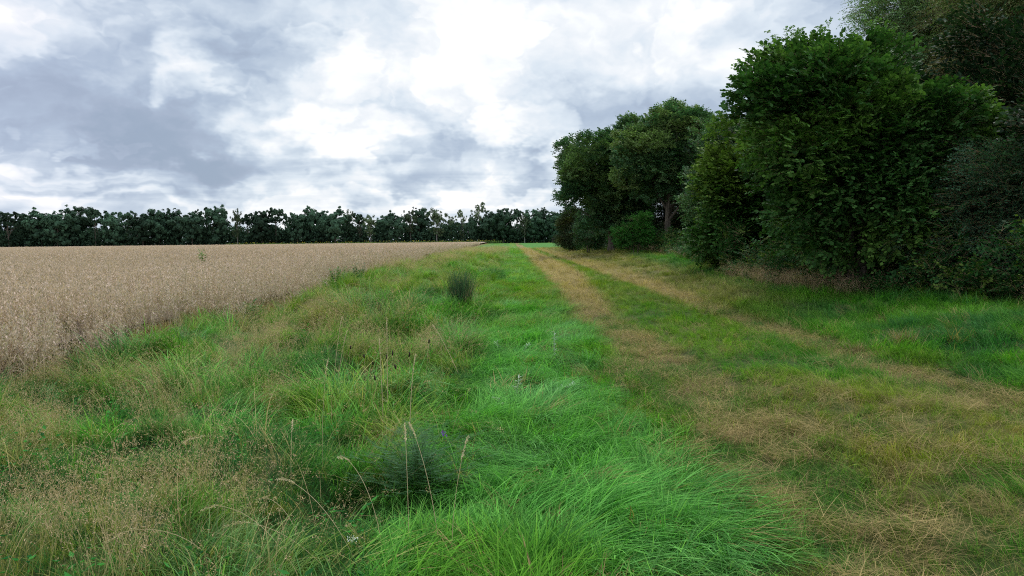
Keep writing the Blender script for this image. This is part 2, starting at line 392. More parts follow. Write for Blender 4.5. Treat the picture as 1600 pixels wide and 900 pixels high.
C_LUSH = np.array([0.135, 0.42, 0.075]); C_GREEN = np.array([0.10, 0.32, 0.022]); C_OLIVE = np.array([0.26, 0.32, 0.03])
C_STRAW = np.array([0.45, 0.345, 0.145]); C_DEEP = np.array([0.035, 0.18, 0.035]); C_RUST = np.array([0.24, 0.20, 0.07]); C_BLUE = np.array([0.19, 0.38, 0.18])
def cover_colour(x, y, g):
    """tuft colour: mixture by zone with patch noise and per-tuft chance (g: random 0..1 per point)"""
    z = zones(x, y); n = len(x)
    n1 = fbm(x/1.3, y/1.6, 61, 3); n2 = fbm(x/.5, y/.6, 71, 2); n3 = fbm(x/4, y/5, 81, 2)
    def mixc(a, b, f): f = np.asarray(f)[:, None]; return a*(1-f)+b*f
    verge = mixc(C_GREEN[None], C_LUSH[None], ss(.4, .65, n1))
    verge = mixc(verge, C_OLIVE[None], ss(.48, .66, n3*.5+n2*.5)*.8)
    verge = mixc(verge, C_BLUE[None], ss(.5, .75, fbm(x/.8, y/.8, 91, 2))*.6); verge = mixc(verge, C_DEEP[None], ss(.55, .7, fbm(x/.6, y/.7, 93, 2))*.7)
    verge = mixc(mixc(verge, C_OLIVE[None], .5*bump(y, 20, 200, 5)*ss(.3, .6, n1)), C_STRAW[None], (g < 0.13+.25*ss(50, 120, y))*0.8)
    lush = mixc(C_LUSH[None], C_GREEN[None], ss(.45, .7, n1)); lush = mixc(lush, mixc(C_GREEN[None], C_OLIVE[None], ss(.4, .6, n2)), .65*ss(11, 22, y))
    lush = mixc(lush, C_BLUE[None], ss(.5, .75, fbm(x/.7, y/1.2, 95, 2))*.35)
    straw_f = np.clip(0.36+.2*ss(7, 12, y) + 1.2*(n2-.5) + .6*(n1-.5), .08, .95)
    rut = np.where((g < straw_f)[:, None], C_STRAW[None]*(.62+.5*n1[:, None]), mixc(C_DEEP[None]*1.2, C_OLIVE[None]*.8, n2))
    ridge = mixc(C_GREEN[None]*.85, mixc(C_OLIVE[None], C_GREEN[None], ss(6, 10, y)*.6), ss(.42, .62, n1)); ridge = mixc(ridge, C_DEEP[None], ss(.5, .75, n2)*.6)
    ridge = mixc(ridge, C_STRAW[None]*.8, (g < .10+.38*(1-ss(6.5, 10, y))*ss(1.6, 2.6, x))*.9)
    rr = mixc(C_GREEN[None]*.92, C_DEEP[None], ss(.4, .65, n1)); rr = mixc(rr, C_OLIVE[None], ss(.55, .7, n3)*.7)
    rr = mixc(rr, C_STRAW[None]*.85, (g < .07)*.9)
    drc = mixc(C_RUST[None], C_STRAW[None]*1.05, ss(.4, .62, n2)); drc = np.where((g < .35-.2*ss(30, 60, y))[:, None], C_OLIVE[None]*.8, drc)
    ruts = np.clip(z['rut1']+z['rut2'], 0, 1)
    dr = z['dry']
    out = verge*z['verge'][:, None] + lush*z['lush'][:, None]
    out += mixc(rut, np.where((g < np.where(x < 4, .85, .68))[:, None], C_STRAW[None]*1.05, drc), dr)*ruts[:, None]
    out += mixc(ridge, mixc(drc*.8, mixc(C_OLIVE[None], C_GREEN[None], .5*ss(.3, .5, n2))*.85, ss(.25, .5, n1)), dr*.85)*z['ridge'][:, None]
    drr = dr*(1-ss(5.2+.045*y, 6.0+.07*y, x)); drr = np.clip(drr + .45*ss(.5, .7, n3)*dr, 0, 1)
    out += mixc(rr, drc*.9, drr*.8)*z['right'][:, None]
    wd = mixc(C_DEEP[None]*.5, C_RUST[None]*.6, ss(.4, .7, n2))
    out += wd*z['wood'][:, None]
    out += (C_STRAW[None]*.9)*z['crop'][:, None]
    s = (z['verge']+z['lush']+ruts+z['ridge']+z['right']+z['wood']+z['crop'])[:, None]
    out = out/np.maximum(s, .3)
    # the bright green meadow beyond the wood
    far = ss(135, 175, y)*ss(1.5, 3.5, x-0.004*y)
    out = mixc(out, (C_LUSH*.8)[None], far)
    return out

def build_ground():
    xs = spread_axis(-9, 12, .14, -1600, 1600, 1.10); ys = spread_axis(1.0, 26, .14, -60, 3000, 1.075)
    gx, gy = np.meshgrid(xs, ys); fx = gx.ravel(); fy = gy.ravel()
    fz = height(fx, fy)
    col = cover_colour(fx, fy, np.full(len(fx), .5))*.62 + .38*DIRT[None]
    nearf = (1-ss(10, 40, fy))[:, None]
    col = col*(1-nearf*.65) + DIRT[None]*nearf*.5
    col = np.where((fy > 400)[:, None] & (fx < 30)[:, None], C_OLIVE[None]*.7, col)
    nx, ny = len(xs), len(ys)
    i, j = np.meshgrid(np.arange(nx-1), np.arange(ny-1)); a = (j*nx+i).ravel()
    Q = np.stack([a, a+1, a+nx+1, a+nx], 1)
    m = bpy.data.materials.new('field_soil'); m.use_nodes = True
    N = NT(m.node_tree); out = N.n('ShaderNodeOutputMaterial')
    c = N.n('ShaderNodeAttribute', attribute_name='cover').outputs['Color']
    co = N.n('ShaderNodeTexCoord').outputs['Object']
    n1 = N.noise(co, 6, 8, .7); n2 = N.noise(co, .35, 4, .6)
    f = N.m('MULTIPLY', N.m('MULTIPLY_ADD', n1, 1.1, .45), N.m('MULTIPLY_ADD', n2, .5, .75))
    h = N.n('ShaderNodeHueSaturation', inp={0: .5, 1: 1.0, 2: f, 4: c})
    b = N.n('ShaderNodeBsdfPrincipled', inp={'Base Color': h.outputs[0], 'Roughness': .95})
    b.inputs['Specular IOR Level'].default_value = .1
    bp = N.n('ShaderNodeBump', inp={0: .8, 1: .05, 'Height': n1}); N.t.links.new(bp.outputs[0], b.inputs['Normal'])
    N.t.links.new(b.outputs[0], out.inputs[0])
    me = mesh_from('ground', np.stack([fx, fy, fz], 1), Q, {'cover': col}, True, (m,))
    link('ground', me, kind='structure')
build_ground()

# ---------------------------------------------------------------- grass prototypes
def make(fn, n, name, mat):
    out = []
    for i in range(n):
        A = Acc(); fn(A, i); out.append(A.mesh(f'{name}_{i}', mat))
    return proto_collection(name, out)
D2 = math.radians
def lush_fn(A, i):
    add_blades(A, 22, (.28, .55), (.0055, .010), .11, (D2(5), D2(38)), (D2(70), D2(125)), 0, D2(34), 5, 0, .04)
    add_blades(A, 8, (.14, .3), (.004, .006), .10, (D2(5), D2(40)), (D2(40), D2(90)), 0, D2(180), 4)
def mead_fn(A, i):
    add_blades(A, 18, (.14, .38), (.004, .008), .09, (D2(5), D2(35)), (D2(40), D2(110)), 0, D2(120), 4, 0, .12)
    add_blades(A, 10, (.08, .2), (.004, .007), .09, (D2(10), D2(60)), (D2(50), D2(100)), 0, D2(180), 3)
def short_fn(A, i):
    add_blades(A, 30, (.06, .17), (.003, .0055), .10, (D2(5), D2(50)), (D2(40), D2(110)), 0, D2(180), 3, 0, .1)
def straw_fn(A, i):
    add_blades(A, 30, (.12, .32), (.0016, .0032), .14, (D2(62), D2(88)), (D2(82), D2(97)), 0, D2(180), 3, 0, 0, (.005, .07))
def pan_fn(A, i):
    """fine bent-grass clump: hair stems with airy heads of tiny spikelets"""
    tip, az = add_blades(A, 9, (.42, .66), (.0018, .0026), .07, (D2(3), D2(22)), (D2(15), D2(70)), 0, D2(70), 5, .25, .9)
    n = len(tip)
    C = []
    for q in range(n):
        k = 30
        u = rng.uniform(0, 1, k)**.8
        rad = .012+.055*np.sin(np.pi*np.clip(u*.85+.1, 0, 1))*rng.uniform(.3, 1, k)
        an = rng.uniform(0, 6.28, k)
        C.append(tip[q] + np.stack([rad*np.cos(an)-u*.03*np.cos(az[q]), rad*np.sin(an)-u*.03*np.sin(az[q]), .02-.19*u], 1))
    C = np.concatenate(C); hf = len(C)//2; rng.shuffle(C); add_tri_bits(A, C[:hf], .009, .92, drop=(0, 0, -.3), asp=.42); add_tri_bits(A, C[hf:], .026, .8, drop=(0, 0, .6), asp=.09)
    add_blades(A, 10, (.15, .35), (.002, .004), .08, (D2(5), D2(35)), (D2(40), D2(100)), 0, D2(180), 4, .05, .25)
def oat_factory(big):
    def f(A, i):
        ns = 7
        tip, az = add_blades(A, ns, (.66, 1.08), (.004*big, .0055*big), .15, (D2(0), D2(9)), (D2(6), D2(34)), 0, D2(180), 4, .8, .95)
        C = []
        for q in range(ns):
            k = int(30/big)
            u = rng.uniform(0, 1, k)
            rad = .006+.032*np.sin(np.pi*(u*.8+.15))*rng.uniform(.4, 1, k); an = rng.uniform(0, 6.28, k)
            C.append(tip[q] + np.stack([rad*np.cos(an)+.02*np.cos(az[q])*(1-u), rad*np.sin(an), .0-.25*u], 1))
        add_tri_bits(A, np.concatenate(C), .040*big, 1.0, drop=(0, 0, -1), asp=.36)
        nl = 12
        ra = rng.uniform(0, 6.28, nl)
        add_blades(A, nl, (.15, .3), (.006, .011), .14, (D2(20), D2(60)), (D2(90), D2(150)), 0, D2(180), 3, .7, .9, (.25, .7))
    return f
def culm_fn(A, i):
    tip, az = add_blades(A, 5, (.35, .7), (.0022, .0038), .08, (D2(5), D2(30)), (D2(45), D2(115)), 0, D2(180), 6, .2, .3)
    C = np.concatenate([t_ + rng.normal(0, .008, (14, 3)) - np.outer(rng.uniform(0, 1, 14), [.05*math.cos(a_), .05*math.sin(a_), -.01]) for t_, a_ in zip(tip, az)])
    add_tri_bits(A, C, .013, .6, asp=.3)
def forb_fn(A, i):
    """low broad-leaved weed"""
    for q in range(14):
        a = rng.uniform(0, 6.28); l = rng.uniform(.025, .055); z = rng.uniform(.04, .26); r0 = rng.uniform(0, .07)
        d = np.array([math.cos(a), math.sin(a), rng.uniform(-.2, .5)]); s = np.array([-math.sin(a), math.cos(a), 0])
        b = np.array([d[0]*r0, d[1]*r0, z])
        V = [b, b+d*l*.4+s*l*.25, b+d*l*.45-[0, 0, .008], b+d*l*.4-s*l*.25, b+d*l]
        A.add(V, [[0, 1, 2], [0, 2, 3], [1, 4, 2], [2, 4, 3]], rng.uniform(0, 1))
    add_blades(A, 4, (.15, .3), (.003, .004), .03, (0, .2), (.1, .4), 0, 3.1, 3)
LUSH = make(lush_fn, 8, 'lush_tuft', M_GRASS); MEAD = make(mead_fn, 8, 'meadow_tuft', M_GRASS)
SHORT = make(short_fn, 6, 'short_tuft', M_GRASS); STRAW = make(straw_fn, 6, 'straw_tuft', M_GRASS)
PAN = make(pan_fn, 6, 'seed_tuft', M_PAN); CULM = make(culm_fn, 5, 'dry_culm', M_PAN); FORB = make(forb_fn, 5, 'forb', M_GRASS)
OAT = make(oat_factory(1.0), 7, 'oat_clump', M_OAT); OATB = make(oat_factory(1.9), 5, 'oat_clump_far', M_OAT)

def band_points(y0, y1, dens, x0=-1e9, x1=1e9, mul=.70, pad=1.3):
    m = mul*y1+pad; a, b = max(x0, -m), min(x1, m)
    n = int((b-a)*(y1-y0)*dens)
    x = rng.uniform(a, b, n); y = rng.uniform(y0, y1, n)
    k = np.abs(x) < mul*y+pad
    return x[k], y[k]
def flow(x, y, base, amp, s=101, sc=2.2):
    return base + amp*2*(fbm(x/sc, y/sc, s, 2)-.5)*2
def place(name, coll, nvar, x, y, sc, az, tint, zoff=0.0, tilt=.12, wide=1.0, flat=1.0, **props):
    z = height(x, y)+zoff; n = len(x)
    rot = np.stack([rng.normal(0, tilt, n), rng.normal(0, tilt, n), az], 1)
    sc = np.broadcast_to(sc, (n,)); s3 = np.stack([sc*wide, sc*wide, sc*flat], 1)
    tint = tint*rng.uniform(.74, 1.22, (n, 1))
    return scatter(name, np.stack([x, y, z], 1), rot, s3, rng.integers(0, nvar, n), tint, coll, kind='stuff', **props)
def keep(p, n): return rng.uniform(0, 1, n) < p

bz = [(P(px, py), rx, ry, s) for px, py, rx, ry, s in BEIGE]
hz = [((hx, hy), rx, ry) for hx, hy, rx, ry in HOLLOWS]
def beige_w(x, y):
    w = np.zeros(len(x)); jx = x+.5*(fbm(x/.6, y/.6, 131, 2)-.5)*2; jy = y+.5*(fbm(x/.6, y/.6, 137, 2)-.5)*2
    for (c, rx, ry, s) in bz: w = np.maximum(w, s*np.exp(-(((jx-c[0])/rx)**2+((jy-c[1])/ry)**2)))
    return w
def hollow_w(x, y):
    w = np.zeros(len(x))
    for (c, rx, ry) in hz: w = np.maximum(w, np.exp(-(((x-c[0])/rx)**2+((y-c[1])/ry)**2)))
    return w

def build_grass():
    # ---- lush wind-combed strip
    X_, Y_ = [], []; S_ = []; W_ = []
    for (y0, y1, d, s) in ((3.0, 8, 170, 1.0), (8, 16, 100, 1.05), (16, 30, 45, 1.25), (30, 60, 14, 1.7), (60, 140, 3.2, 2.6)):
        x, y = band_points(y0, y1, d, -1.6, 2.2)
        k = keep(zones(x, y)['lush']*(.8+.2*ss(.3, .5, fbm(x/.45, y/.6, 145, 2))), len(x)); x, y = x[k], y[k]
        X_.append(x); Y_.append(y); S_.append(np.full(len(x), s))
    x, y, s = map(np.concatenate, (X_, Y_, S_))
    cl = .3+.5*ss(.25, .75, fbm(x/.55, y/.75, 141, 2))
    sc = s**.35*(.5+.5*cl)*rng.uniform(.8, 1.2, len(x))
    az = flow(x, y, D2(-28), D2(120), 151, 1.1)+rng.normal(0, .42, len(x)); tint = cover_colour(x, y, rng.uniform(0, 1, len(x)))
    tint = np.where((rng.uniform(0, 1, len(x)) < .05)[:, None], C_STRAW[None]*.8, tint)
    h = rng.uniform(0, 1, len(x)) < .70
    place('lush_grass', LUSH, 8, x[h], y[h], sc[h], az[h], tint[h], wide=1.2*(s[h])**.6, flat=.6)
    place('lush_undergrass', MEAD, 8, x[~h], y[~h], sc[~h]*1.15, az[~h], tint[~h], wide=(s[~h])**.6)
    # ---- verge meadow
    X_, Y_, S_ = [], [], []
    for (y0, y1, d, s) in ((3.0, 8, 130, 1.0), (8, 16, 75, 1.1), (16, 30, 32, 1.35), (30, 60, 10, 1.9), (60, 150, 2.2, 3.0)):
        x, y = band_points(y0, y1, d, -9, -.2)
        z = zones(x, y); k = keep(np.clip(z['verge']+.8*z['crop']*(x > edge_x(y)-.8), 0, 1)*(1-.5*hollow_w(x, y))*(.55+.45*ss(.3, .48, fbm(x/.5, y/.6, 165, 2))), len(x)); x, y = x[k], y[k]
        X_.append(x); Y_.append(y); S_.append(np.full(len(x), s))
    x, y, s = map(np.concatenate, (X_, Y_, S_))
    cl = ss(.22, .78, fbm(x/.6, y/.75, 161, 2))
    sc = s**.3*(1-.5*hollow_w(x, y))*(.45+1.05*cl)*rng.uniform(.75, 1.3, len(x))*(.62+.38*ss(4.2, 6.5, y))
    az = flow(x, y, D2(-10), D2(200), 171, 1.2)+rng.normal(0, .5, len(x))
    tint = cover_colour(x, y, rng.uniform(0, 1, len(x))); hollow_shade = hollow_w(x, y)[:, None]*.8; tint = tint*(1-hollow_shade)+C_DEEP[None]*.8*hollow_shade; bw_ = (beige_w(x, y)*(rng.uniform(0, 1, len(x)) < .6))[:, None]*.85; tint = tint*(1-bw_)+(C_STRAW*.6+C_OLIVE*.4)[None]*bw_  # tufts tinted darker in the hollows, as painted-in shade
    half = rng.uniform(0, 1, len(x)) < .55
    for m, coll, nv, nm in ((half, MEAD, 8, 'meadow_grass'), (~half, LUSH, 8, 'verge_grass')):
        place(nm, coll, nv, x[m], y[m], sc[m]*(1.05 if m is half else .8), az[m], tint[m], wide=(s[m])**.5)
    # ---- short grass closing the ground in the hollows, their shade put into its colour
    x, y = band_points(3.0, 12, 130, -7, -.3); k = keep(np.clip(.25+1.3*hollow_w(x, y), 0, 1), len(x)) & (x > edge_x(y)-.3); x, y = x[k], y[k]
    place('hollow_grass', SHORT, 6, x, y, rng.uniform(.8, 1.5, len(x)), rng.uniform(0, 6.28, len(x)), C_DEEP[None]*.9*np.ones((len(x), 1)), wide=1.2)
    # ---- pale seed heads
    X_, Y_, S_ = [], [], []
    for (y0, y1, d, s) in ((3.0, 8, 80, 1.0), (8, 16, 50, 1.1), (16, 30, 22, 1.4), (30, 70, 7, 2.1), (70, 150, 1.6, 3.2)):
        x, y = band_points(y0, y1, d, -9, -.5)
        z = zones(x, y); k = keep(z['verge']*np.clip(beige_w(x, y)*np.maximum(ss(.42, .58, fbm(x/.38, y/.45, 133, 2)), ss(16, 26, y))*1.25+.006+.35*ss(50, 100, y), 0, 1)*np.clip(1-2.2*hollow_w(x, y), 0, 1), len(x)); x, y = x[k], y[k]
        X_.append(x); Y_.append(y); S_.append(np.full(len(x), s))
    x, y, s = map(np.concatenate, (X_, Y_, S_))
    az = flow(x, y, D2(-20), D2(90), 181, 1.5)+rng.normal(0, .4, len(x))
    t = C_OLIVE[None]*.85*np.ones((len(x), 1))
    place('seed_head_grass', PAN, 6, x, y, s**.25*rng.uniform(.72, 1.08, len(x)), az, t, wide=s**.5)
    # ---- loose dry blades hanging in the green
    x, y = band_points(3.0, 26, 9, -7, -.4); z = zones(x, y); k = keep(z['verge']*(.35+.65*ss(.4, .6, fbm(x/.8, y/.8, 195, 2)))*np.clip(16/y, 0, 1), len(x)); x, y = x[k], y[k]
    place('dry_blades', CULM, 5, x, y, rng.uniform(.7, 1.2, len(x)), rng.uniform(0, 6.28, len(x)), C_STRAW[None]*1.15*np.ones((len(x), 1)))
    # ---- low weeds
    x, y = band_points(3.0, 30, 12, -7, .2); z = zones(x, y); k = keep(z['verge']*ss(.45, .6, fbm(x/.9, y/.9, 191, 2))*np.clip(14/y, 0, 1), len(x)); x, y = x[k], y[k]
    place('low_weeds', FORB, 5, x, y, rng.uniform(.7, 1.2, len(x)), rng.uniform(0, 6.28, len(x)), C_DEEP[None]*1.2*np.ones((len(x), 1)))
    # ---- track: matted straw and short green
    X_, Y_, S_ = [], [], []
    for (y0, y1, d, s) in ((3.0, 8, 170, .95), (8, 16, 100, 1.1), (16, 30, 48, 1.4), (30, 60, 15, 2.1), (60, 150, 3.4, 3.3)):
        x, y = band_points(y0, y1, d, .8, 14)
        z = zones(x, y); k = keep(np.clip(z['rut1']+z['rut2']+z['ridge']*.9+z['right']*.75, 0, 1), len(x)); x, y = x[k], y[k]
        X_.append(x); Y_.append(y); S_.append(np.full(len(x), s))
    x, y, s = map(np.concatenate, (X_, Y_, S_)); n = len(x)
    z = zones(x, y); g = rng.uniform(0, 1, n); tint = cover_colour(x, y, g)
    rut = np.clip(z['rut1']+z['rut2'], 0, 1)
    isstraw = tint[:, 0] > tint[:, 1]*1.05
    flat = isstraw & (rng.uniform(0, 1, n) < .35+.6*rut*(1-z['dry']*.6))
    az = flow(x, y, D2(100), D2(120), 201, 1.3)+rng.normal(0, .6, n)
    place('matted_straw', STRAW, 6, x[flat], y[flat], (s**.4*rng.uniform(.7, 1.25, n))[flat], az[flat], tint[flat], tilt=.06, wide=(s**.4)[flat])
    r = ~flat; tall = z['ridge']+z['right']+.5*z['dry']
    hgt = s**.3*(.5+.95*fbm(x/.8, y/.8, 211, 2))*(1-.38*z['ridge'])*rng.uniform(.75, 1.2, n)
    shortm = r & (rng.uniform(0, 1, n) > np.clip(tall*.85, 0, .85)); tallm = r & ~shortm
    place('short_grass', SHORT, 6, x[shortm], y[shortm], hgt[shortm]*1.1, az[shortm], tint[shortm], wide=(s**.5)[shortm])
    az2 = flow(x, y, D2(195), D2(110), 221, 2.0)+rng.normal(0, .35, n)
    lg = tallm & (rng.uniform(0, 1, n) < .45)
    place('track_side_grass', MEAD, 8, x[tallm & ~lg], y[tallm & ~lg], hgt[tallm & ~lg]*.85, az[tallm & ~lg], tint[tallm & ~lg], wide=(s**.5)[tallm & ~lg])
    place('field_grass', LUSH, 8, x[lg], y[lg], hgt[lg]*.68, az2[lg], tint[lg], wide=(s**.5)[lg])
    # straw litter over the track
    x, y = band_points(3.0, 14, 45, 1.0, 6.0); z = zones(x, y)
    k = keep(np.clip(.8*z['rut1']+.8*z['rut2']+.18*z['ridge']+.4*z['ridge']*(1-ss(6, 9, y)), 0, 1)*ss(.38, .6, fbm(x/.6, y/.6, 231, 2)), len(x)); x, y = x[k], y[k]
    place('straw_litter', STRAW, 6, x, y, rng.uniform(.7, 1.3, len(x)), rng.uniform(0, 6.28, len(x)), C_STRAW[None]*.9*np.ones((len(x), 1)), zoff=.04, tilt=.1)
    # right-hand meadow further out and the strip at the foot of the wood
    X_, Y_, S_ = [], [], []
    for (y0, y1, d, s) in ((9, 30, 22, 1.2), (30, 110, 3, 2.4)):
        x, y = band_points(y0, y1, d, 5.2, 24)
        dw = wood_x(y)-x; k = keep(np.exp(-((dw-.1)/.55)**2)*(y < 112), len(x)); x, y = x[k], y[k]
        X_.append(x); Y_.append(y); S_.append(np.full(len(x), s))
    x, y, s = map(np.concatenate, (X_, Y_, S_)); n = len(x)
    dm = (fbm(x/2.5, y/2.5, 241, 2) > .46)
    for m, nm, coll, nv, c in ((dm, 'brown_fringe_grass', PAN, 6, C_RUST*.7), (~dm, 'green_fringe_grass', MEAD, 8, C_DEEP)):
        place(nm, coll, nv, x[m], y[m], (s**.3*rng.uniform(.6, 1.2, n))[m], rng.uniform(0, 6.28, n)[m], c[None]*np.ones((m.sum(), 1)), wide=(s**.4)[m])
    # far meadow of bright short grass
build_grass()

# ---------------------------------------------------------------- oat field
def build_oats():
    xs = -np.geomspace(.7, 700, 90); ys = np.geomspace(5, 398, 170)
    V = []; nx, ny = len(xs), len(ys)
    for yy in ys:
        e = edge_x(yy); V.append(np.stack([e+xs, np.full(nx, yy), np.zeros(nx)], 1))
    V = np.concatenate(V)
    V[:, 2] = .25 + .2*ss(.6, 3, np.tile(-xs, ny)) + .38*ss(35, 120, V[:, 1]) + .05*(fbm(V[:, 0]/1.5, V[:, 1]/1.5, 251, 2)-.5)
    i, j = np.meshgrid(np.arange(nx-1), np.arange(ny-1)); a = (j*nx+i).ravel()
    Q = np.stack([a, a+nx, a+nx+1, a+1], 1)
    m = bpy.data.materials.new('oat_mass'); m.use_nodes = True
    N = NT(m.node_tree); out = N.n('ShaderNodeOutputMaterial')
    co = N.n('ShaderNodeTexCoord').outputs['Object']
    n1 = N.noise(co, 7, 8, .8); n2 = N.noise(co, .12, 5, .6)
    col = N.mix(N.smooth(n1, .3, .7), (.22, .155, .11), (.60, .47, .38))
    col = N.mix(N.m('MULTIPLY', N.smooth(n2, .4, .65), .3), col, (.43, .32, .255))
    b = N.n('ShaderNodeBsdfPrincipled', inp={'Base Color': col, 'Roughness': .95}); b.inputs['Specular IOR Level'].default_value = .1
    bp = N.n('ShaderNodeBump', inp={0: 1, 1: .15, 'Height': n1}); N.t.links.new(bp.outputs[0], b.inputs['Normal'])
    N.t.links.new(b.outputs[0], out.inputs[0])
    link('oat_mass', mesh_from('oat_mass', V, Q, None, True, (m,)), kind='stuff')
    for nm, bands, coll, nv in (('oat_stalks', ((6, 14, 40, 1), (14, 32, 26, 1.05)), OAT, 7), ('distant_oat_stalks', ((32, 60, 11, 1.0), (60, 120, 4, 1.04), (120, 260, .8, 1.05)), OATB, 5)):
        X_, Y_, S_ = [], [], []
        for (y0, y1, d, s) in bands:
            x, y = band_points(y0, y1, d, -1e9, -5)
            k = (x < edge_x(y)+.28*rng.normal(0, 1, len(x))) & (rng.uniform(0, 1, len(x)) < .45+.55*ss(.35, .55, fbm(x/.6, y/.6, 263, 2))); x, y = x[k], y[k]
            X_.append(x); Y_.append(y); S_.append(np.full(len(x), s))
        x, y, s = map(np.concatenate, (X_, Y_, S_)); n = len(x)
        tint = np.where(rng.uniform(0, 1, (n, 1)) < .12, np.array([[.16, .2, .06]]), np.array([[.36, .25, .15]]))
        sc = s*rng.uniform(.74, 1.13, n)*(.86+.26*fbm(x/2.5, y/2.5, 261, 2))
        place(nm, coll, nv, x, y, sc, rng.uniform(0, 6.28, n), tint, tilt=.05, wide=1.0 if nv == 7 else (1+ss(60, 150, y)))
build_oats()

# ---------------------------------------------------------------- leaf sprays for trees
def add_leaf(A, b, d, up, l, w, r, fold=.25, k=0.0):
    d = d/np.linalg.norm(d); s = np.cross(d, up); s /= np.linalg.norm(s)+1e-9; u = np.cross(s, d)
    c1 = b+d*l*.42-u*w*fold*.5
    V = [b, b+d*l*.22+s*w*.36, b+d*l*.58+s*w*.5, b+d*l, b+d*l*.58-s*w*.5, b+d*l*.22-s*w*.36, c1]
    A.add(V, [[0, 1, 6], [1, 2, 6], [2, 3, 6], [3, 4, 6], [4, 5, 6], [5, 0, 6]], r, k)
def add_leaf2(A, b, d, up, l, w, r, k=0.0):
    d = d/np.linalg.norm(d); s = np.cross(d, up); s /= np.linalg.norm(s)+1e-9
    A.add([b, b+d*l*.5+s*w*.5, b+d*l, b+d*l*.5-s*w*.5], [[0, 1, 2], [0, 2, 3]], r, k)
def spray_fn(nl, ll, lw, tw, droop, spread, full=True, side=2, autumn=0.0, twig_r=.004):
    def f(A, i):
        for t in range(side):
            a0 = rng.uniform(-spread, spread); l0 = tw*rng.uniform(.7, 1.1); e0 = rng.uniform(-.1, .35)
            m = max(3, nl//side)
            u = np.linspace(0.12, 1, m)
            path = np.stack([u*l0*math.cos(a0)*math.cos(e0), u*l0*math.sin(a0), u*l0*math.sin(e0)-droop*l0*u**2], 1)
            add_tube(A, np.concatenate([[[0, 0, 0]], path[::max(1, m//4)]]), twig_r*np.linspace(1, .3, 1+len(path[::max(1, m//4)])), 3, .3, 1.0)
            for q in range(m):
                sd = 1 if q % 2 else -1
                aa = a0 + sd*rng.uniform(.5, 1.3)
                d = np.array([math.cos(aa), math.sin(aa), rng.uniform(-.7, .15)])
                up = np.array([rng.normal(0, .35), rng.normal(0, .35), 1.0])
                sz = rng.uniform(.65, 1.15); kk = autumn*(rng.uniform() < .25)
                if full: add_leaf(A, path[q], d, up, ll*sz, lw*sz, rng.uniform(), k=0)
                else: add_leaf2(A, path[q]+rng.normal(0, .2*ll, 3), d, up, ll*sz, lw*sz, rng.uniform(), k=0)
    return f
M_LEAF2 = M_LEAF
HAZEL = make(spray_fn(18, .118, .104, .46, .28, .6), 7, 'hazel_spray', M_LEAF)
FINE = make(spray_fn(44, .075, .05, .62, .45, .9, False, 4), 6, 'birch_spray', M_LEAF)
OAKS = make(spray_fn(30, .19, .11, .50, .1, .9, False, 4), 6, 'oak_spray', M_LEAF)
BUSH = make(spray_fn(26, .10, .06, .40, .15, .8, False, 3), 6, 'bush_spray', M_LEAF)

def crown_points(ells, n, lobes, g, lobe_r=(.28, .42), zmin=None, inner=.25, up=.25, reach=(.45, .8)):
    """leafy lobes over a set of ellipsoids -> points and outward directions"""
    vol = np.array([e[3]*e[4]*e[5] for e in ells])**.67; vol /= vol.sum()
    Ls = []
    for e, wv in zip(ells, vol):
        for q in range(max(3, int(lobes*wv))):
            d = g.normal(0, 1, 3); d /= np.linalg.norm(d)
            rr = g.uniform(*reach)
            lr = g.uniform(*lobe_r)*min(e[3:6])
            Ls.append((e[0]+d[0]*e[3]*rr, e[1]+d[1]*e[4]*rr, e[2]+d[2]*e[5]*rr, lr*g.uniform(1, 1.35), lr*g.uniform(.75, 1)))
    Ls = np.array(Ls)
    w = (Ls[:, 3]**2); w /= w.sum()
    which = g.choice(len(Ls), n, p=w)
    d = g.normal(0, 1, (n, 3)); d[:, 2] += .35; d /= np.linalg.norm(d, axis=1)[:, None]
    L = Ls[which]
    rad = g.uniform(.78, 1.08, n); inn = g.uniform(0, 1, n) < inner; rad[inn] = g.uniform(.2, .8, inn.sum())
    p = L[:, :3] + d*np.stack([L[:, 3], L[:, 3], L[:, 4]], 1)*rad[:, None]
    if zmin is not None:
        k = p[:, 2] > zmin; p, d = p[k], d[k]
    c = np.array([np.average([e[0] for e in ells], weights=vol), np.average([e[1] for e in ells], weights=vol), np.average([e[2] for e in ells], weights=vol)])
    out = p-c; out /= np.linalg.norm(out, axis=1)[:, None]+1e-9
    dd = d*.6+out*.6; dd[:, 2] += up; dd /= np.linalg.norm(dd, axis=1)[:, None]
    return p, dd, Ls
def rots(d, g, roll=.5):
    n = len(d)
    return np.stack([g.normal(0, roll, n), -np.arcsin(np.clip(d[:, 2], -1, 1))*.7, np.arctan2(d[:, 1], d[:, 0])], 1)
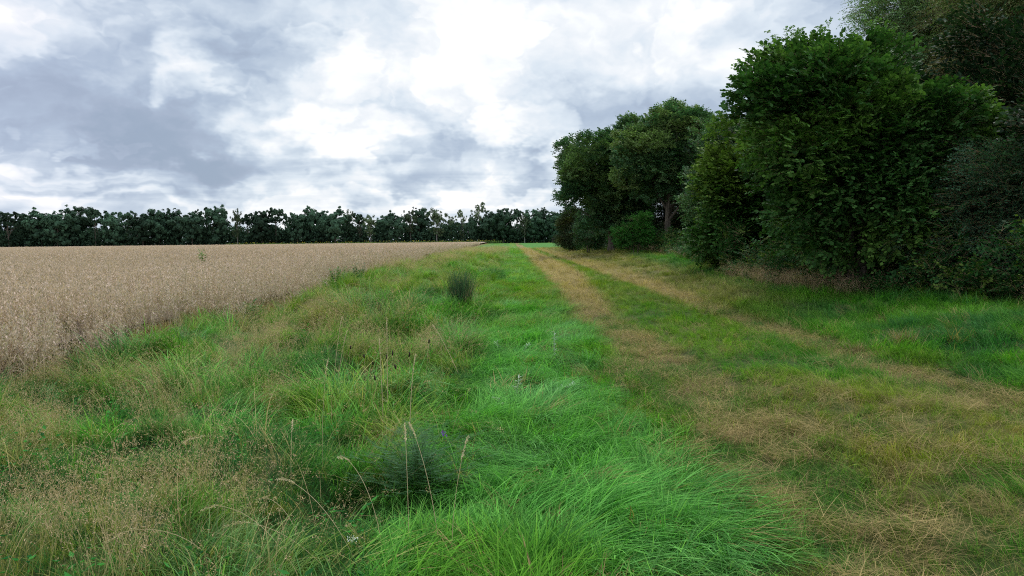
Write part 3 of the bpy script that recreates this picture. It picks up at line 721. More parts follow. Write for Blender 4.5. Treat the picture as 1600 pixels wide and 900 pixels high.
def make_tree(name, x, y, label, cat, ells, coll, nv, n, lobes, tint, tint2, seed, trunk_r=.12, bark=None, spray=1.0, zmin=.2, limbs=14, lobe_r=(.28, .42), group=None, shoots=0, stems=1, lean=(0, 0), inner=.25, roll=.5, up=.25, trunk_top=.55, leafname='crown', reach=(.45, .8)):
    """ells are local to the tree's foot: cx, cy, cz, rx, ry, rz"""
    g = np.random.default_rng(seed); z0 = float(height(x, y))-.03
    t = root(name, (x, y, z0), label, cat, group)
    p, d, Ls = crown_points(ells, n, lobes, g, lobe_r, zmin, inner, up, reach)
    top = max(e[2]+e[5] for e in ells)
    A = Acc()
    for s in range(stems):
        a = g.uniform(0, 6.28); off = .0 if stems == 1 else .25
        h = top*trunk_top*g.uniform(.85, 1.1); bx, by = math.cos(a)*off, math.sin(a)*off
        u = np.linspace(0, 1, 8); wob = np.cumsum(g.normal(0, .03*h/8, (8, 2)), 0)
        sp = .0 if stems == 1 else g.uniform(.1, .3)
        path = np.stack([bx+lean[0]*u*h+wob[:, 0]+math.cos(a)*sp*h*u**1.5, by+lean[1]*u*h+wob[:, 1]+math.sin(a)*sp*h*u**1.5, h*u], 1)
        add_tube(A, path, trunk_r*(1.0-.55*u)*(1+.5*np.exp(-u*14)), 9, .5, 0)
        pts = path
        for q in range(limbs//stems):
            L = Ls[g.integers(len(Ls))]; i0 = g.integers(3, 8); b = pts[i0]
            v = np.linspace(0, 1, 7)[:, None]; e = L[:3]
            mid = (b+e)/2+np.array([0, 0, -.12*np.linalg.norm(e-b)]) + g.normal(0, .08, 3)*np.linalg.norm(e-b)
            pth = (1-v)**2*b+2*v*(1-v)*mid+v**2*e
            add_tube(A, pth, trunk_r*.42*(1-.8*v[:, 0]), 6, .5, 0)
    link('trunk', A.mesh('trunk', bark or M_BARK, True), t)
    tn = np.asarray(tint)[None]*np.ones((len(p), 1)); t2 = np.asarray(tint2)[None]
    f = ss(.45, .7, fbm(p[:, 0]*.9+p[:, 1]*.7+x, p[:, 2]*.9+y, seed+3, 2))[:, None]
    tn = tn*(1-f)+t2*f; tn = tn*g.uniform(.72, 1.28, (len(p), 1))
    sc = spray*g.uniform(.75, 1.2, len(p))
    if shoots:
        k = np.argsort(-p[:, 2]+g.uniform(0, .9, len(p)))[:shoots]
        ex = []; ed = []
        for q in k:
            for s in range(5): ex.append(p[q]+np.array([g.normal(0, .04), g.normal(0, .04), .13*s])); ed.append([g.normal(0, .6), g.normal(0, .6), .6])
        ex = np.array(ex); ed = np.array(ed); ed /= np.linalg.norm(ed, axis=1)[:, None]
        p = np.concatenate([p, ex]); d = np.concatenate([d, ed]); tn = np.concatenate([tn, np.repeat(t2*1.15, len(ex), 0)]); sc = np.concatenate([sc, np.full(len(ex), spray*.5)])
    scatter(leafname, p, rots(d, g, roll), sc, g.integers(0, nv, len(p)), tn, coll, parent=t, kind='stuff')
    return t

G_HAZ = (.045, .12, .028); G_HAZ2 = (.105, .21, .04); G_OAK = (.07, .16, .065); G_OAK2 = (.19, .28, .10)
G_BIR = (.15, .27, .15); G_BIR2 = (.17, .31, .15); G_SHADE = (.02, .05, .02); G_BRN = (.22, .20, .08); G_YEL = (.10, .13, .025)
def build_wood():
    d = 19.6
    make_tree('hazel_tree', X(1335, d), d, 'big dark green hazel with round leaves, bulging out in front of the wood', 'hazel tree',
              [(-.65, 0, 4.1, 2.2, 2.1, 2.3), (-1.7, 0, 4.7, 1.2, 1.3, 1.6), (-.9, 0, 5.5, 1.2, 1.0, .6), (.8, .2, 3.2, 2.3, 2.1, 2.4), (.15, -.3, 2.1, 2.9, 2.3, 1.6), (-.85, .2, 5.2, 1.6, 1.4, 1.1), (2.0, 0, 2.1, 1.6, 1.9, 1.4), (2.4, .3, 1.3, 1.5, 1.6, 1.4)], HAZEL, 7, 12500, 140, G_HAZ, G_HAZ2, 11,
              trunk_r=.09, stems=6, shoots=26, zmin=.3, spray=.84, trunk_top=.7)
    d = 32
    make_tree('hornbeam_tree', X(1150, d), d, 'yellow-green small tree with a few rusty leaves, just left of the big hazel', 'small tree',
              [(0, 0, 3.6, 1.7, 1.7, 2.6), (-.2, 0, 1.7, 1.6, 1.7, 1.6), (.9, .3, 2.8, 2.0, 1.6, 2.6), (1.5, 0, 1.4, 1.8, 1.6, 1.4)], HAZEL, 7, 5200, 80, (.05, .135, .028), (.12, .20, .035), 12, trunk_r=.08, stems=3, zmin=.2, spray=1.05)
    d = 46
    make_tree('leafy_tree', X(1128, d), d, 'mid green leafy tree rising between the oaks and the big hazel', 'tree',
              [(0, 0, 5.6, 2.0, 2.0, 2.6), (-.2, 0, 3.0, 2.0, 2.0, 2.8), (1.2, 0, 4.4, 2.0, 2.0, 3)], BUSH, 6, 3000, 60, (.05, .13, .05), (.09, .19, .07), 13, trunk_r=.13, spray=1.15)
    d = 66
    make_tree('oak_tree', X(1044, d), d, 'oak with a forked bare trunk showing below its rounded crown', 'oak tree',
              [(.2, 0, 8.6, 3.9, 3.6, 2.9), (-1.6, -.6, 7.2, 2.8, 2.8, 2.2), (1.8, 0, 6.6, 2.4, 2.8, 2.6), (0, 0, 10.2, 2.4, 2.4, 1.4)], OAKS, 6, 5600, 110, G_OAK, G_OAK2, 14, trunk_r=.30, stems=1, spray=1.15, limbs=18, zmin=2.9, trunk_top=.6, up=.4, shoots=70, lobe_r=(.22, .42), reach=(.45, .98))
    d = 72
    make_tree('oak_tree', X(956, d), d, 'dark wide oak at the left end of the wood, leaning out towards the track', 'oak tree',
              [(-.6, 0, 7.6, 4.0, 3.6, 3.2), (-1.8, 0, 5.4, 3.0, 3.0, 2.2), (1.6, 0, 8.6, 3.0, 3.0, 2.8), (.9, 0, 5.0, 3.6, 3, 2.8), (-1.6, 0, 3.2, 2.4, 2, 2.0), (.6, .5, 2.6, 2.6, 2.0, 1.8)], OAKS, 6, 6800, 120, (.06, .145, .06), (.15, .25, .09), 15, trunk_r=.26, spray=1.15, limbs=16, zmin=1.6, trunk_top=.55, up=.4, shoots=60, lobe_r=(.22, .42), reach=(.45, .98))
    d = 62
    make_tree('round_bush', X(992, d), d, 'bright green round bush below the two oaks', 'bush',
              [(0, 0, 1.5, 1.7, 1.5, 1.2), (.5, 0, 2.4, 1.1, 1, .9), (-.8, 0, 1.7, 1.1, 1.1, 1.1)], BUSH, 6, 2000, 26, (.045, .17, .03), (.06, .21, .035), 16, trunk_r=.05, stems=3, zmin=.05, spray=.9, leafname='foliage')
    d = 76
    make_tree('leafy_bush', X(922, d), d, 'mid green upright bush below the left oak, near the end of the wood', 'bush',
              [(0, 0, 1.9, 1.5, 1.4, 1.9)], BUSH, 6, 900, 16, (.035, .11, .035), (.05, .14, .04), 17, trunk_r=.05, stems=3, zmin=.05, spray=1.1, leafname='foliage')
    d = 96
    make_tree('edge_shrub', X(893, d), d, 'olive shrub at the far left corner of the wood beside the track', 'shrub',
              [(0, 0, 3.4, 1.5, 1.5, 2.6), (-.5, 0, 1.5, 1.7, 1.6, 1.5)], BUSH, 6, 1200, 18, (.05, .085, .035), (.09, .11, .035), 18, trunk_r=.06, stems=2, zmin=.05, spray=1.4, leafname='foliage')
    d = 27.5
    make_tree('birch_tree', X(1475, d), d, 'tall grey-green birch towering behind the big hazel', 'birch tree',
              [(0, 0, 8.0, 3.0, 2.6, 3.6), (1.4, 0, 10.2, 2.6, 2.4, 2.6), (-.9, .3, 7.4, 1.6, 1.8, 2.6), (.4, 0, 5.0, 2.6, 2.2, 2.4)], FINE, 6, 6500, 90, G_BIR, (.22, .36, .16), 19, trunk_r=.15, bark=M_BIRCH, spray=.95, trunk_top=.8, up=-.15)
    d = 24
    make_tree('thinning_birch_tree', X(1565, d), d, 'drooping birch with brownish thinning leaves at the right edge of the photo', 'birch tree',
              [(0, 0, 5.6, 2.0, 2.0, 2.6), (.5, 0, 8.4, 2.2, 2.0, 2.2), (-.6, 0, 6.6, 1.4, 1.5, 2.2)], FINE, 6, 3400, 60, (.16, .22, .08), G_BRN, 20, trunk_r=.12, bark=M_BIRCH, spray=.9, trunk_top=.8, up=-.3)
    d = 30
    make_tree('dark_alder_tree', X(1620, d), d, 'dark tree crown filling the top right corner of the photo', 'tree',
              [(0, 0, 10.2, 2.6, 2.5, 3.0), (.6, 0, 6.8, 2.8, 2.5, 3.4)], OAKS, 6, 3200, 60, (.02, .045, .02), (.03, .06, .03), 21, trunk_r=.18, spray=1.0)
    d = 17.6
    make_tree('willow_shrub', X(1568, d), d, 'grey-green fine-leaved shrub low at the right edge, beside the hazel', 'shrub',
              [(0, 0, 1.9, 1.9, 1.7, 1.8), (-.7, .3, 1.4, 1.5, 1.4, 1.4), (1.2, 0, 2.2, 1.6, 1.6, 1.8)], FINE, 6, 3000, 50, (.045, .11, .055), (.08, .16, .09), 22, trunk_r=.05, stems=4, zmin=.25, spray=.8, leafname='foliage')
    # the trees standing deeper in the wood; they close it off, the shade put into their leaf colour
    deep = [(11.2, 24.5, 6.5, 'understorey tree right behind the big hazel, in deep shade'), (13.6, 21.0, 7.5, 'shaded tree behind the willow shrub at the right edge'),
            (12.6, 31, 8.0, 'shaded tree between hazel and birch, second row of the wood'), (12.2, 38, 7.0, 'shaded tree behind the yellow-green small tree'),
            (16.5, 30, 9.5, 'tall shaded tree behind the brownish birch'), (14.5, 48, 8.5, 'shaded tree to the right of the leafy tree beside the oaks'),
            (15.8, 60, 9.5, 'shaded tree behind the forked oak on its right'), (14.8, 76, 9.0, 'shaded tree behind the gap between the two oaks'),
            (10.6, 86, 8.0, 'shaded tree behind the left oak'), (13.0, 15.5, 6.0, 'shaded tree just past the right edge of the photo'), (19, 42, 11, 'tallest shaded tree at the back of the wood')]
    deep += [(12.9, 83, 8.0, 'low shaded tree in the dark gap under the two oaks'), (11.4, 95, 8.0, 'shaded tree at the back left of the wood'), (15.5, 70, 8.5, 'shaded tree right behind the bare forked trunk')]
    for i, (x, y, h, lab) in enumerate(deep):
        make_tree('wood_tree', x, y, lab, 'tree', [(0, 0, h*.55, 2.3, 2.2, h*.42), (.3, -.2, h*.28, 2.5, 2.3, h*.28), (-.4, .1, h*.8, 1.7, 1.7, h*.2)], BUSH if i % 2 else OAKS, 6, 2300, 40, G_SHADE, (.03, .06, .025), 40+i, trunk_r=.13,
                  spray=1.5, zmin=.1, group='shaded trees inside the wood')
    # three bare trunks in the dark under the hazel
build_wood()

# ---------------------------------------------------------------- far tree line
M_FAR = plant_mat('far_leaf', inst=False, base=(.042, .085, .05), second=(.14, .19, .09), trans=.12, vary=.8, objvar=.9, spec=.05)
def far_tree_mesh(kind, seed):
    g = np.random.default_rng(seed)
    A = Acc(); R_ = (.12, .25)   # unit tree: height 1, crown width about 1
    if kind == 'dense': ells = [(0, 0, .62, .46, .46, .33), (0, 0, .30, .44, .44, .24), (g.uniform(-.15, .15), 0, .82, .26, .26, .17)]; n, lob, kk, sz = 4200, 60, 0, .062
    elif kind == 'pine': ells = [(0, 0, .80, .46, .4, .17), (g.uniform(-.2, .2), 0, .62, .4, .3, .08), (.1, 0, .2, .3, .3, .14)]; n, lob, kk, sz = 2600, 40, .05, .055
    elif kind == 'open': ells = [(0, 0, .70, .38, .38, .27), (0, 0, .35, .32, .32, .18)]; n, lob, kk, sz = 2000, 40, .6, .045
    else: ells = [(0, 0, .80, .44, .44, .19), (0.05, 0, .60, .36, .36, .18), (0, 0, .3, .3, .3, .2)]; n, lob, kk, sz = 1900, 44, .8, .042
    p, d, Ls = crown_points(ells, int(n*1.3), int(lob*2.2), g, R_, .03, .45, .25, (.15, 1.0))
    nrm = d; s = np.cross(nrm, g.normal(0, 1, (len(p), 3))); s /= np.linalg.norm(s, axis=1)[:, None]; u = np.cross(nrm, s)+.3*g.normal(0, 1, (len(p), 3))
    a = (sz*.85*g.uniform(.5, 1.3, len(p)))[:, None]
    V = np.stack([p-s*a*.6, p+u*a*.45, p+s*a*.6, p-u*a*.45], 1).reshape(-1, 3)
    T = (np.array([[0, 1, 2], [0, 2, 3]])[None]+(np.arange(len(p))*4)[:, None, None]).reshape(-1, 3)
    A.add(V, T, np.repeat(np.clip(.5+.5*d[:, 2]*.5+g.normal(0, .25, len(p)), 0, 1), 4), kk)  # leaves facing up get a lighter colour, light from above painted in
    B = Acc(); u = np.linspace(0, 1, 7)
    wob = np.cumsum(g.normal(0, .006, (7, 2)), 0)
    add_tube(B, np.stack([wob[:, 0], wob[:, 1], u*.85], 1), .018*(1-.75*u), 6)
    for q in range(9):
        L = Ls[g.integers(len(Ls))]; b = np.array([0, 0, g.uniform(.3, .7)]); v = np.linspace(0, 1, 4)[:, None]
        add_tube(B, b*(1-v)+L[:3]*v, .007*(1-.7*v[:, 0]), 4)
    return A.mesh('far_crown', M_FAR), B.mesh('far_trunk', M_BIRCH if kind in ('open', 'birch') else M_BARK, True)
FAR = {'dense': [far_tree_mesh('dense', 500+i) for i in range(5)], 'pine': [far_tree_mesh('pine', 520+i) for i in range(3)],
       'open': [far_tree_mesh('open', 540+i) for i in range(3)], 'birch': [far_tree_mesh('birch', 560+i) for i in range(2)]}
LINE = [(-48, 326, 50, 'dense'), (-14, 325, 40, 'dense'), (12, 329, 34, 'pine'), (38, 332, 32, 'dense'), (62, 325, 38, 'dense'), (88, 324, 36, 'dense'), (122, 321, 44, 'dense'), (147, 326, 28, 'pine'),
        (176, 328, 30, 'dense'), (197, 325, 26, 'pine'), (221, 332, 32, 'dense'), (247, 327, 36, 'dense'), (275, 325, 34, 'dense'), (299, 325, 32, 'dense'), (322, 322, 26, 'pine'), (341, 321, 30, 'dense'), (369, 323, 20, 'open'),
        (386, 329, 26, 'pine'), (408, 327, 32, 'dense'), (430, 324, 28, 'pine'), (449, 330, 26, 'pine'), (464, 332, 24, 'dense'), (483, 322, 34, 'dense'), (505, 328, 28, 'dense'), (523, 322, 32, 'dense'), (545, 323, 24, 'open'),
        (561, 332, 26, 'pine'), (578, 331, 26, 'open'), (597, 333, 24, 'dense'), (618, 327, 30, 'dense'), (640, 322, 26, 'open'), (655, 325, 26, 'dense'), (682, 322, 34, 'open'), (704, 330, 18, 'open'), (720, 327, 22, 'birch'),
        (737, 336, 14, 'dense'), (749, 314, 32, 'birch'), (767, 327, 30, 'dense'), (786, 323, 30, 'dense'), (808, 326, 24, 'pine'), (820, 331, 20, 'open'), (833, 324, 28, 'dense'), (849, 325, 28, 'dense'), (863, 329, 26, 'dense'), (884, 328, 30, 'dense'), (906, 328, 30, 'dense')]
KIND_WORDS = {'dense': 'dark rounded tree', 'pine': 'dark flat-topped pine', 'open': 'pale loose-crowned tree', 'birch': 'pale slender birch'}
ANCH = [(-60, 'the left edge of the photo'), (162, 'the notch at left'), (369, 'the thin pale tree'), (545, 'the pale-topped tree'), (749, 'the tallest pale birch'), (870, 'the near wood')]
ORD = ['first', 'second', 'third', 'fourth', 'fifth', 'sixth', 'seventh', 'eighth', 'ninth', 'tenth', 'eleventh', 'twelfth']
def build_line():
    cnt = {}
    for i, (px, top, w, kind) in enumerate(LINE):
        d = 400+6*math.sin(i*2.3)
        hor = dir_px(px, 0)  # height from the visual angle of the top
        dt = dir_px(px, top); x = dt.x/dt.y*d; h = CAM_H+dt.z/dt.y*d
        h *= 1.02
        a = max(q for q in range(len(ANCH)) if px >= ANCH[q][0])
        if px in (369, 749): lab = KIND_WORDS[kind] + (', the tallest of the far tree line' if px == 749 else ', thin and alone among dark trees of the far line')
        else:
            cnt[a] = cnt.get(a, 0)+1
            lab = f"far {KIND_WORDS[kind]}, {ORD[cnt[a]-1]} to the right of {ANCH[a][1]}" if a < 5 else f"far {KIND_WORDS[kind]}, {ORD[cnt[a]-1]} behind the corner of the near wood"
            if px < 0: lab = f"far {KIND_WORDS[kind]}, {ORD[cnt[a]-1]} from the left end of the tree line"
            elif a == 0: lab = f"far {KIND_WORDS[kind]}, {ORD[cnt[a]-3]} from the left edge of the photo"
        nm = {'dense': 'distant_tree', 'pine': 'distant_pine', 'open': 'distant_pale_tree', 'birch': 'distant_birch'}[kind]
        t = root(nm, (x, d, -.1), lab, 'tree', 'trees of the far tree line', rz=(i*1.7) % 6.28)
        cr, tr = FAR[kind][i % len(FAR[kind])]
        h *= 1+.04*math.sin(i*4.7); W = w/F_PX*d*(1.65 if kind in ('dense', 'pine') else 1.35)
        t.scale = (W, W, h+.1)
        link('crown', cr, t, kind='stuff'); link('trunk', tr, t)
    # undergrowth and a hedge bottom below the line
    g = np.random.default_rng(77); n = 60000
    x = g.uniform(-330, 60, n); hh = 6.5+9*(fbm(x/9, x*0+2, 301, 3)-.2)
    hh = np.where(fbm(x/4, x*0+9, 305, 2) > .68, 2.0, hh)
    p = np.stack([x, 404+g.normal(0, 3.0, n), hh*g.uniform(0, 1, n)**.8], 1)
    dd = g.normal(0, 1, (n, 3)); s = np.cross(dd, g.normal(0, 1, (n, 3))); dd /= np.linalg.norm(dd, axis=1)[:, None]; s /= np.linalg.norm(s, axis=1)[:, None]
    a = g.uniform(.3, .8, (n, 1)); V = np.stack([p-s*a, p+dd*a*.7, p+s*a, p-dd*a*.7], 1).reshape(-1, 3)
    T = (np.array([[0, 1, 2], [0, 2, 3]])[None]+(np.arange(n)*4)[:, None, None]).reshape(-1, 3)
    A = Acc(); A.add(V, T, np.repeat(g.uniform(0, .8, n), 4), 0.0)
    link('undergrowth', A.mesh('undergrowth', M_FAR), kind='stuff')
    # the wood behind the front trees: one mass with a few gaps of sky
    n = 60000; x = g.uniform(-340, 70, n); top = 10.4+3.6*(fbm(x/11, x*0+4, 311, 2)-.5)+1.6*(vnoise(x/2.2, x*0, 313)-.5)
    z = top*g.uniform(0, 1, n)**.85; k = ~((fbm(x/2.6, z/1.6, 317, 2) > .64) & (z > 5)); x, z = x[k], z[k]; n = len(x)
    p = np.stack([x, 418+g.normal(0, 4, n), z], 1)
    dd = g.normal(0, 1, (n, 3)); s = np.cross(dd, g.normal(0, 1, (n, 3))); dd /= np.linalg.norm(dd, axis=1)[:, None]; s /= np.linalg.norm(s, axis=1)[:, None]
    a = g.uniform(.3, .75, (n, 1)); V = np.stack([p-s*a, p+dd*a*.7, p+s*a, p-dd*a*.7], 1).reshape(-1, 3)
    T = (np.array([[0, 1, 2], [0, 2, 3]])[None]+(np.arange(n)*4)[:, None, None]).reshape(-1, 3)
    A = Acc(); A.add(V, T, np.repeat(g.uniform(0, .9, n), 4), 0.0)
    link('distant_wood', A.mesh('distant_wood', M_FAR), kind='stuff')
build_line()

# ---------------------------------------------------------------- single plants one can point at
M_RUSH = plant_mat('rush_blade', inst=False, base=(.05, .12, .055), second=(.40, .31, .17), trans=.15)
M_TUSS = plant_mat('tussock_blade', inst=False, base=(.06, .22, .045), second=(.42, .33, .16), trans=.3)
M_DRY = plant_mat('dry_stem', inst=False, base=(.58, .46, .25), second=(.72, .58, .38), trans=.25)
M_DEADT = plant_mat('dead_tussock', inst=False, base=(.34, .27, .12), second=(.40, .31, .17), trans=.2)
M_PLAN = plant_mat('plantain_head', inst=False, base=(.035, .022, .014), second=(.30, .26, .10), trans=.1)
M_SILV = plant_mat('silver_leaf', inst=False, base=(.42, .52, .40), second=(.62, .66, .55), trans=.25, vary=.5)
M_VETCH = plant_mat('vetch_leaf', inst=False, base=(.035, .14, .035), second=(.12, .2, .05), trans=.3)
M_FRESH = plant_mat('fresh_leaf', inst=False, base=(.07, .2, .04), second=(.2, .3, .06), trans=.3)
M_LILAC = plant_mat('lilac_petal', inst=False, base=(.25, .12, .5), trans=.3)
M_YELLOW = plant_mat('yellow_petal', inst=False, base=(.62, .56, .06), second=(.12, .20, .04), trans=.2, vary=.4)
M_WHITE = plant_mat('white_petal', inst=False, base=(.75, .75, .72), trans=.2, vary=.3)
gz = np.random.default_rng(99)
def tussock(name, px, py, h, w, n, mat, label, dry=.15, cat='grass tussock', bend=(.5, 1.6)):
    x, y, z = P(px, py)
    t = root(name, (x, y, z-.03), label, cat)
    A = Acc(); add_blades(A, int(n*(1-dry)), (h*.6, h*1.15), (.006, .011), w*.32, (0, .42), bend, 0, 3.14, 5, 0, .05, g=gz, twist=1.2)
    link('blades', A.mesh('blades', mat), t, kind='stuff')
    A = Acc(); add_blades(A, max(6, int(n*dry)), (h*.5, h*1.0), (.004, .007), w*.36, (0, .5), bend, 0, 3.14, 4, 1, 1, g=gz, twist=1.2)
    link('dead_blades', A.mesh('dead_blades', mat), t, kind='stuff')
tussock('rush_tuft', 721, 496, .82, .5, 1000, M_RUSH, 'dark blue-green rush tuft standing alone in the grass strip', .22, 'rush tuft', (.1, .5))
tussock('grass_tussock', 772, 438, .75, 1.5, 700, M_TUSS, 'leafy green tussock, the nearer of two just beyond the dark rush tuft', .03)
tussock('grass_tussock', 752, 452, .6, 1.1, 500, M_TUSS, 'flattened green tussock between the dark rush tuft and a larger leafy one', .03)
tussock('dry_tussock', 1412, 542, .40, .45, 300, M_DEADT, 'pale straw-coloured dead tussock in the green grass before the wood', .5, 'dead tussock')
tussock('dry_tussock', 1340, 553, .28, .3, 130, M_DEADT, 'small straw-coloured tussock left of the larger dead one', .5, 'dead tussock')
tussock('dry_tussock', 632, 470, .55, .5, 240, M_DEADT, 'brownish upright tussock left of the dark rush tuft', .4, 'dead tussock', (.3, 1.0))

def leafy_plant(name, px, py, h, w, nst, mat, label, cat, d=None, leaf=.06, k=0.0, par='leaves'):
    if d is None: x, y, z = P(px, py)
    else: x, y = X(px, d), d; z = float(height(x, y))
    t = root(name, (x, y, z-.02), label, cat)
    A = Acc(); B = Acc()
    for i in range(nst):
        a = gz.uniform(0, 6.28); sp = gz.uniform(0, w*.5); hh = h*gz.uniform(.6, 1.0); u = np.linspace(0, 1, 6)
        pth = np.stack([sp*math.cos(a)*(.35+.65*u), sp*math.sin(a)*(.35+.65*u), hh*u], 1)
        add_tube(B, pth, .004*(1-.6*u), 4, .5, 1)
        m = int(hh/leaf*2.6)
        for q in range(m):
            f = gz.uniform(.12, 1); b = np.array([np.interp(f, u, pth[:, j]) for j in range(3)]); aa = gz.uniform(0, 6.28)
            dd = np.array([math.cos(aa), math.sin(aa), gz.uniform(-.2, .8)])
            add_leaf2(A, b, dd, np.array([0, 0, 1.]), leaf*gz.uniform(.7, 1.6), leaf*.38, gz.uniform(), k)
    link('stems', B.mesh('stems', mat), t, kind='stuff'); link(par, A.mesh(par, mat), t, kind='stuff')
    return t
leafy_plant('tall_weed', 315, 0, 1.5, .55, 18, M_FRESH, 'yellow-green weed sticking up out of the ripe oat field', 'weed', d=31, leaf=.12, k=.5)
leafy_plant('edge_weed', 529, 453, .7, .75, 26, M_FRESH, 'leafy green weed at the oat field edge, left one of a close pair', 'weed', leaf=.10)
leafy_plant('edge_weed', 556, 444, .75, .8, 26, M_VETCH, 'darker leafy weed at the oat field edge, right one of a close pair', 'weed', leaf=.10)
leafy_plant('edge_weed', 396, 500, .6, .7, 30, M_FRESH, 'bushy green weed with white specks at the foot of the oats', 'weed', leaf=.08)
leafy_plant('edge_weed', 110, 548, .6, .5, 24, M_FRESH, 'bright green weed leaning out of the near oat edge at far left', 'weed', leaf=.07, k=.3)
leafy_plant('fringe_weed', 1583, 452, .9, .35, 16, M_FRESH, 'upright green weed at the foot of the shrub at the right edge', 'weed', leaf=.07)
leafy_plant('bramble', 1112, 414, 1.1, 2.4, 60, M_FRESH, 'low yellowish bramble at the foot of the yellow-green small tree', 'bramble', leaf=.13, k=.4)

def vetch():
    x, y, z = P(655, 812)
    t = root('vetch_plant', (x, y, z-.02), 'dark feathery vetch plant with one lilac flower, in the foreground', 'vetch')
    A = Acc(); B = Acc()
    for i in range(120):
        a = gz.uniform(0, 6.28); u = np.linspace(0, 1, 9); L = gz.uniform(.12, .42); sp = gz.uniform(.05, .5)
        pth = np.stack([math.cos(a)*(sp*u+gz.uniform(-.1, .1)), math.sin(a)*(sp*u)+gz.uniform(-.12, .12), L*np.sin(u*1.45)], 1)
        add_tube(B, pth, .0015, 3, .5, .6)
        for q in range(2, 9):
            ax = a+gz.uniform(-1.2, 1.2); ln = .075; dv = np.array([math.cos(ax), math.sin(ax), .35])
            for j in range(8):
                b = pth[q]+dv*ln*(j+1)/8
                for sg in (-1, 1):
                    d2 = np.array([math.cos(ax+sg*1.2), math.sin(ax+sg*1.2), .25]); add_leaf2(A, b, d2, np.array([0, 0, 1.]), .018, .005, gz.uniform(), 0)
    link('stems', B.mesh('stems', M_VETCH), t, kind='stuff'); link('leaflets', A.mesh('leaflets', M_VETCH), t, kind='stuff')
    A = Acc(); c = np.array([.17, .06, .40]) + gz.normal(0, .008, (16, 3)); add_tri_bits(A, c, .018, 0, g=gz, asp=.7)
    link('flower', A.mesh('flower', M_LILAC), t)
vetch()

def stalk(name, px, py, L, az, t0, t1, label, cat, head='spike', hl=.09, hw=.007, mat=None, group=None, stem_r=.0016):
    x, y, z = P(px, py)
    t = root(name, (x, y, z-.02), label, cat, group)
    u = np.linspace(0, 1, 12); th = t0+(t1-t0)*u**1.4; dl = L/12
    st = np.stack([np.sin(th)*math.cos(az), np.sin(th)*math.sin(az), np.cos(th)], 1)*dl
    pth = np.concatenate([[[0, 0, 0]], np.cumsum(st, 0)])
    A = Acc(); add_tube(A, pth, stem_r*np.linspace(1.2, .7, len(pth)), 5, .5, .2); link('stem', A.mesh('stem', M_DRY), t)
    A = Acc(); e = pth[-1]; d = st[-1]/np.linalg.norm(st[-1])
    if head == 'spike':
        n = 90; f = gz.uniform(0, 1, n); cen = e+(f-.75)[:, None]*hl*2*d+gz.normal(0, hw*.45, (n, 3)); cen[:, 2] -= ((f*1.2)**2)*hl*.25
        add_tri_bits(A, cen, .011, .8, drop=tuple(d*1.2), asp=.3, g=gz)
        link('seed_head', A.mesh('seed_head', M_DRY), t, kind=None)
    elif head == 'plantain':
        v = np.linspace(0, 1, 7); add_tube(A, e+v[:, None]*d*hl*.55, hw*np.array([.5, 1, 1.1, 1.1, 1, .75, .3]), 7, .5, 0)
        n = 50; f = gz.uniform(0, 1, n); aa = gz.normal(0, 1, (n, 3)); aa /= np.linalg.norm(aa, axis=1)[:, None]
        add_tri_bits(A, e+f[:, None]*d*hl*.5+aa*hw, .006, .25, g=gz, asp=.5)
        link('seed_head', A.mesh('plantain_head', M_PLAN), t)
# arching pale seed stalks in the near left corner of the meadow: foot px, py, length, heading, start and end lean
ARCH = [(470, 905, .62, 160, .55, 1.75, 'longest pale seed stalk arching to the left at the bottom of the photo'),
        (520, 895, .55, 168, .8, 1.65, 'pale seed stalk arching left, just right of the longest one at the bottom'),
        (560, 880, .60, 150, .6, 1.4, 'pale seed stalk leaning left below the beige patch near the bottom'),
        (480, 870, .5, 140, .5, 1.9, 'drooping seed stalk over the dark tangle at bottom left of centre'),
        (600, 870, .62, 130, .25, 1.5, 'seed stalk bending left over the dark vetch'),
        (640, 880, .66, 100, .1, .8, 'upright seed stalk in front of the dark vetch'),
        (690, 880, .70, 120, .25, .9, 'seed stalk leaning left in front of the vetch, ending in a drooping head'),
        (705, 890, .60, 60, .05, .5, 'straight thin stalk at the right side of the vetch'),
        (345, 880, .5, 200, .6, 1.8, 'seed stalk hanging left over the beige grass at bottom left'),
        (215, 800, .5, 20, .3, 1.2, 'short bent seed stalk in the beige grass near the left bottom corner'),
        (505, 790, .75, 80, .02, .35, 'tall thin brown stalk left of the dark vetch'),
        (455, 780, .5, 100, .1, .9, 'thin curved stalk in the green grass left of the tall brown one')]
for (px, py, L, az, t0, t1, lab) in ARCH:
    stalk('seed_stalk', px, py, L*1.15, D2(az), t0, t1, lab, 'seed stalk', hl=.07, hw=.007, group='dry seed stalks in the foreground meadow')
TALL = [(607, 690, 1.15, 95, .05, .16, 'tallest straw stalk in the middle of the olive clump'), (600, 700, 1.0, 110, .05, .22, 'tall straw stalk close left of the tallest one'),
        (520, 620, .95, 60, .12, .3, 'straw stalk leaning right behind the olive clump'), (524, 632, .85, 55, .15, .35, 'second leaning straw stalk beside its longer twin'),
        (720, 590, .8, 140, .55, .75, 'slanting straw stalk across the green grass right of the olive clump'), (640, 700, .8, 80, .08, .5, 'straw stalk with nodding tip at the right of the olive clump')]
for (px, py, L, az, t0, t1, lab) in TALL:
    stalk('straw_stalk', px, py, L, D2(az), t0, t1, lab, 'straw stalk', hl=.10, hw=.007, group='tall straw stalks around the olive clump', stem_r=.0036)
PLAN = [(545, 612, 'leftmost'), (572, 640, 'second from left, highest of the left three,'), (590, 628, 'third from left, upright,'), (602, 632, 'fourth from left, tall,'), (612, 640, 'fifth from left, bent,'),
        (627, 645, 'third from right, short,'), (640, 632, 'second from right, thick,'), (666, 615, 'rightmost'), (594, 676, 'lowest and nearest')]
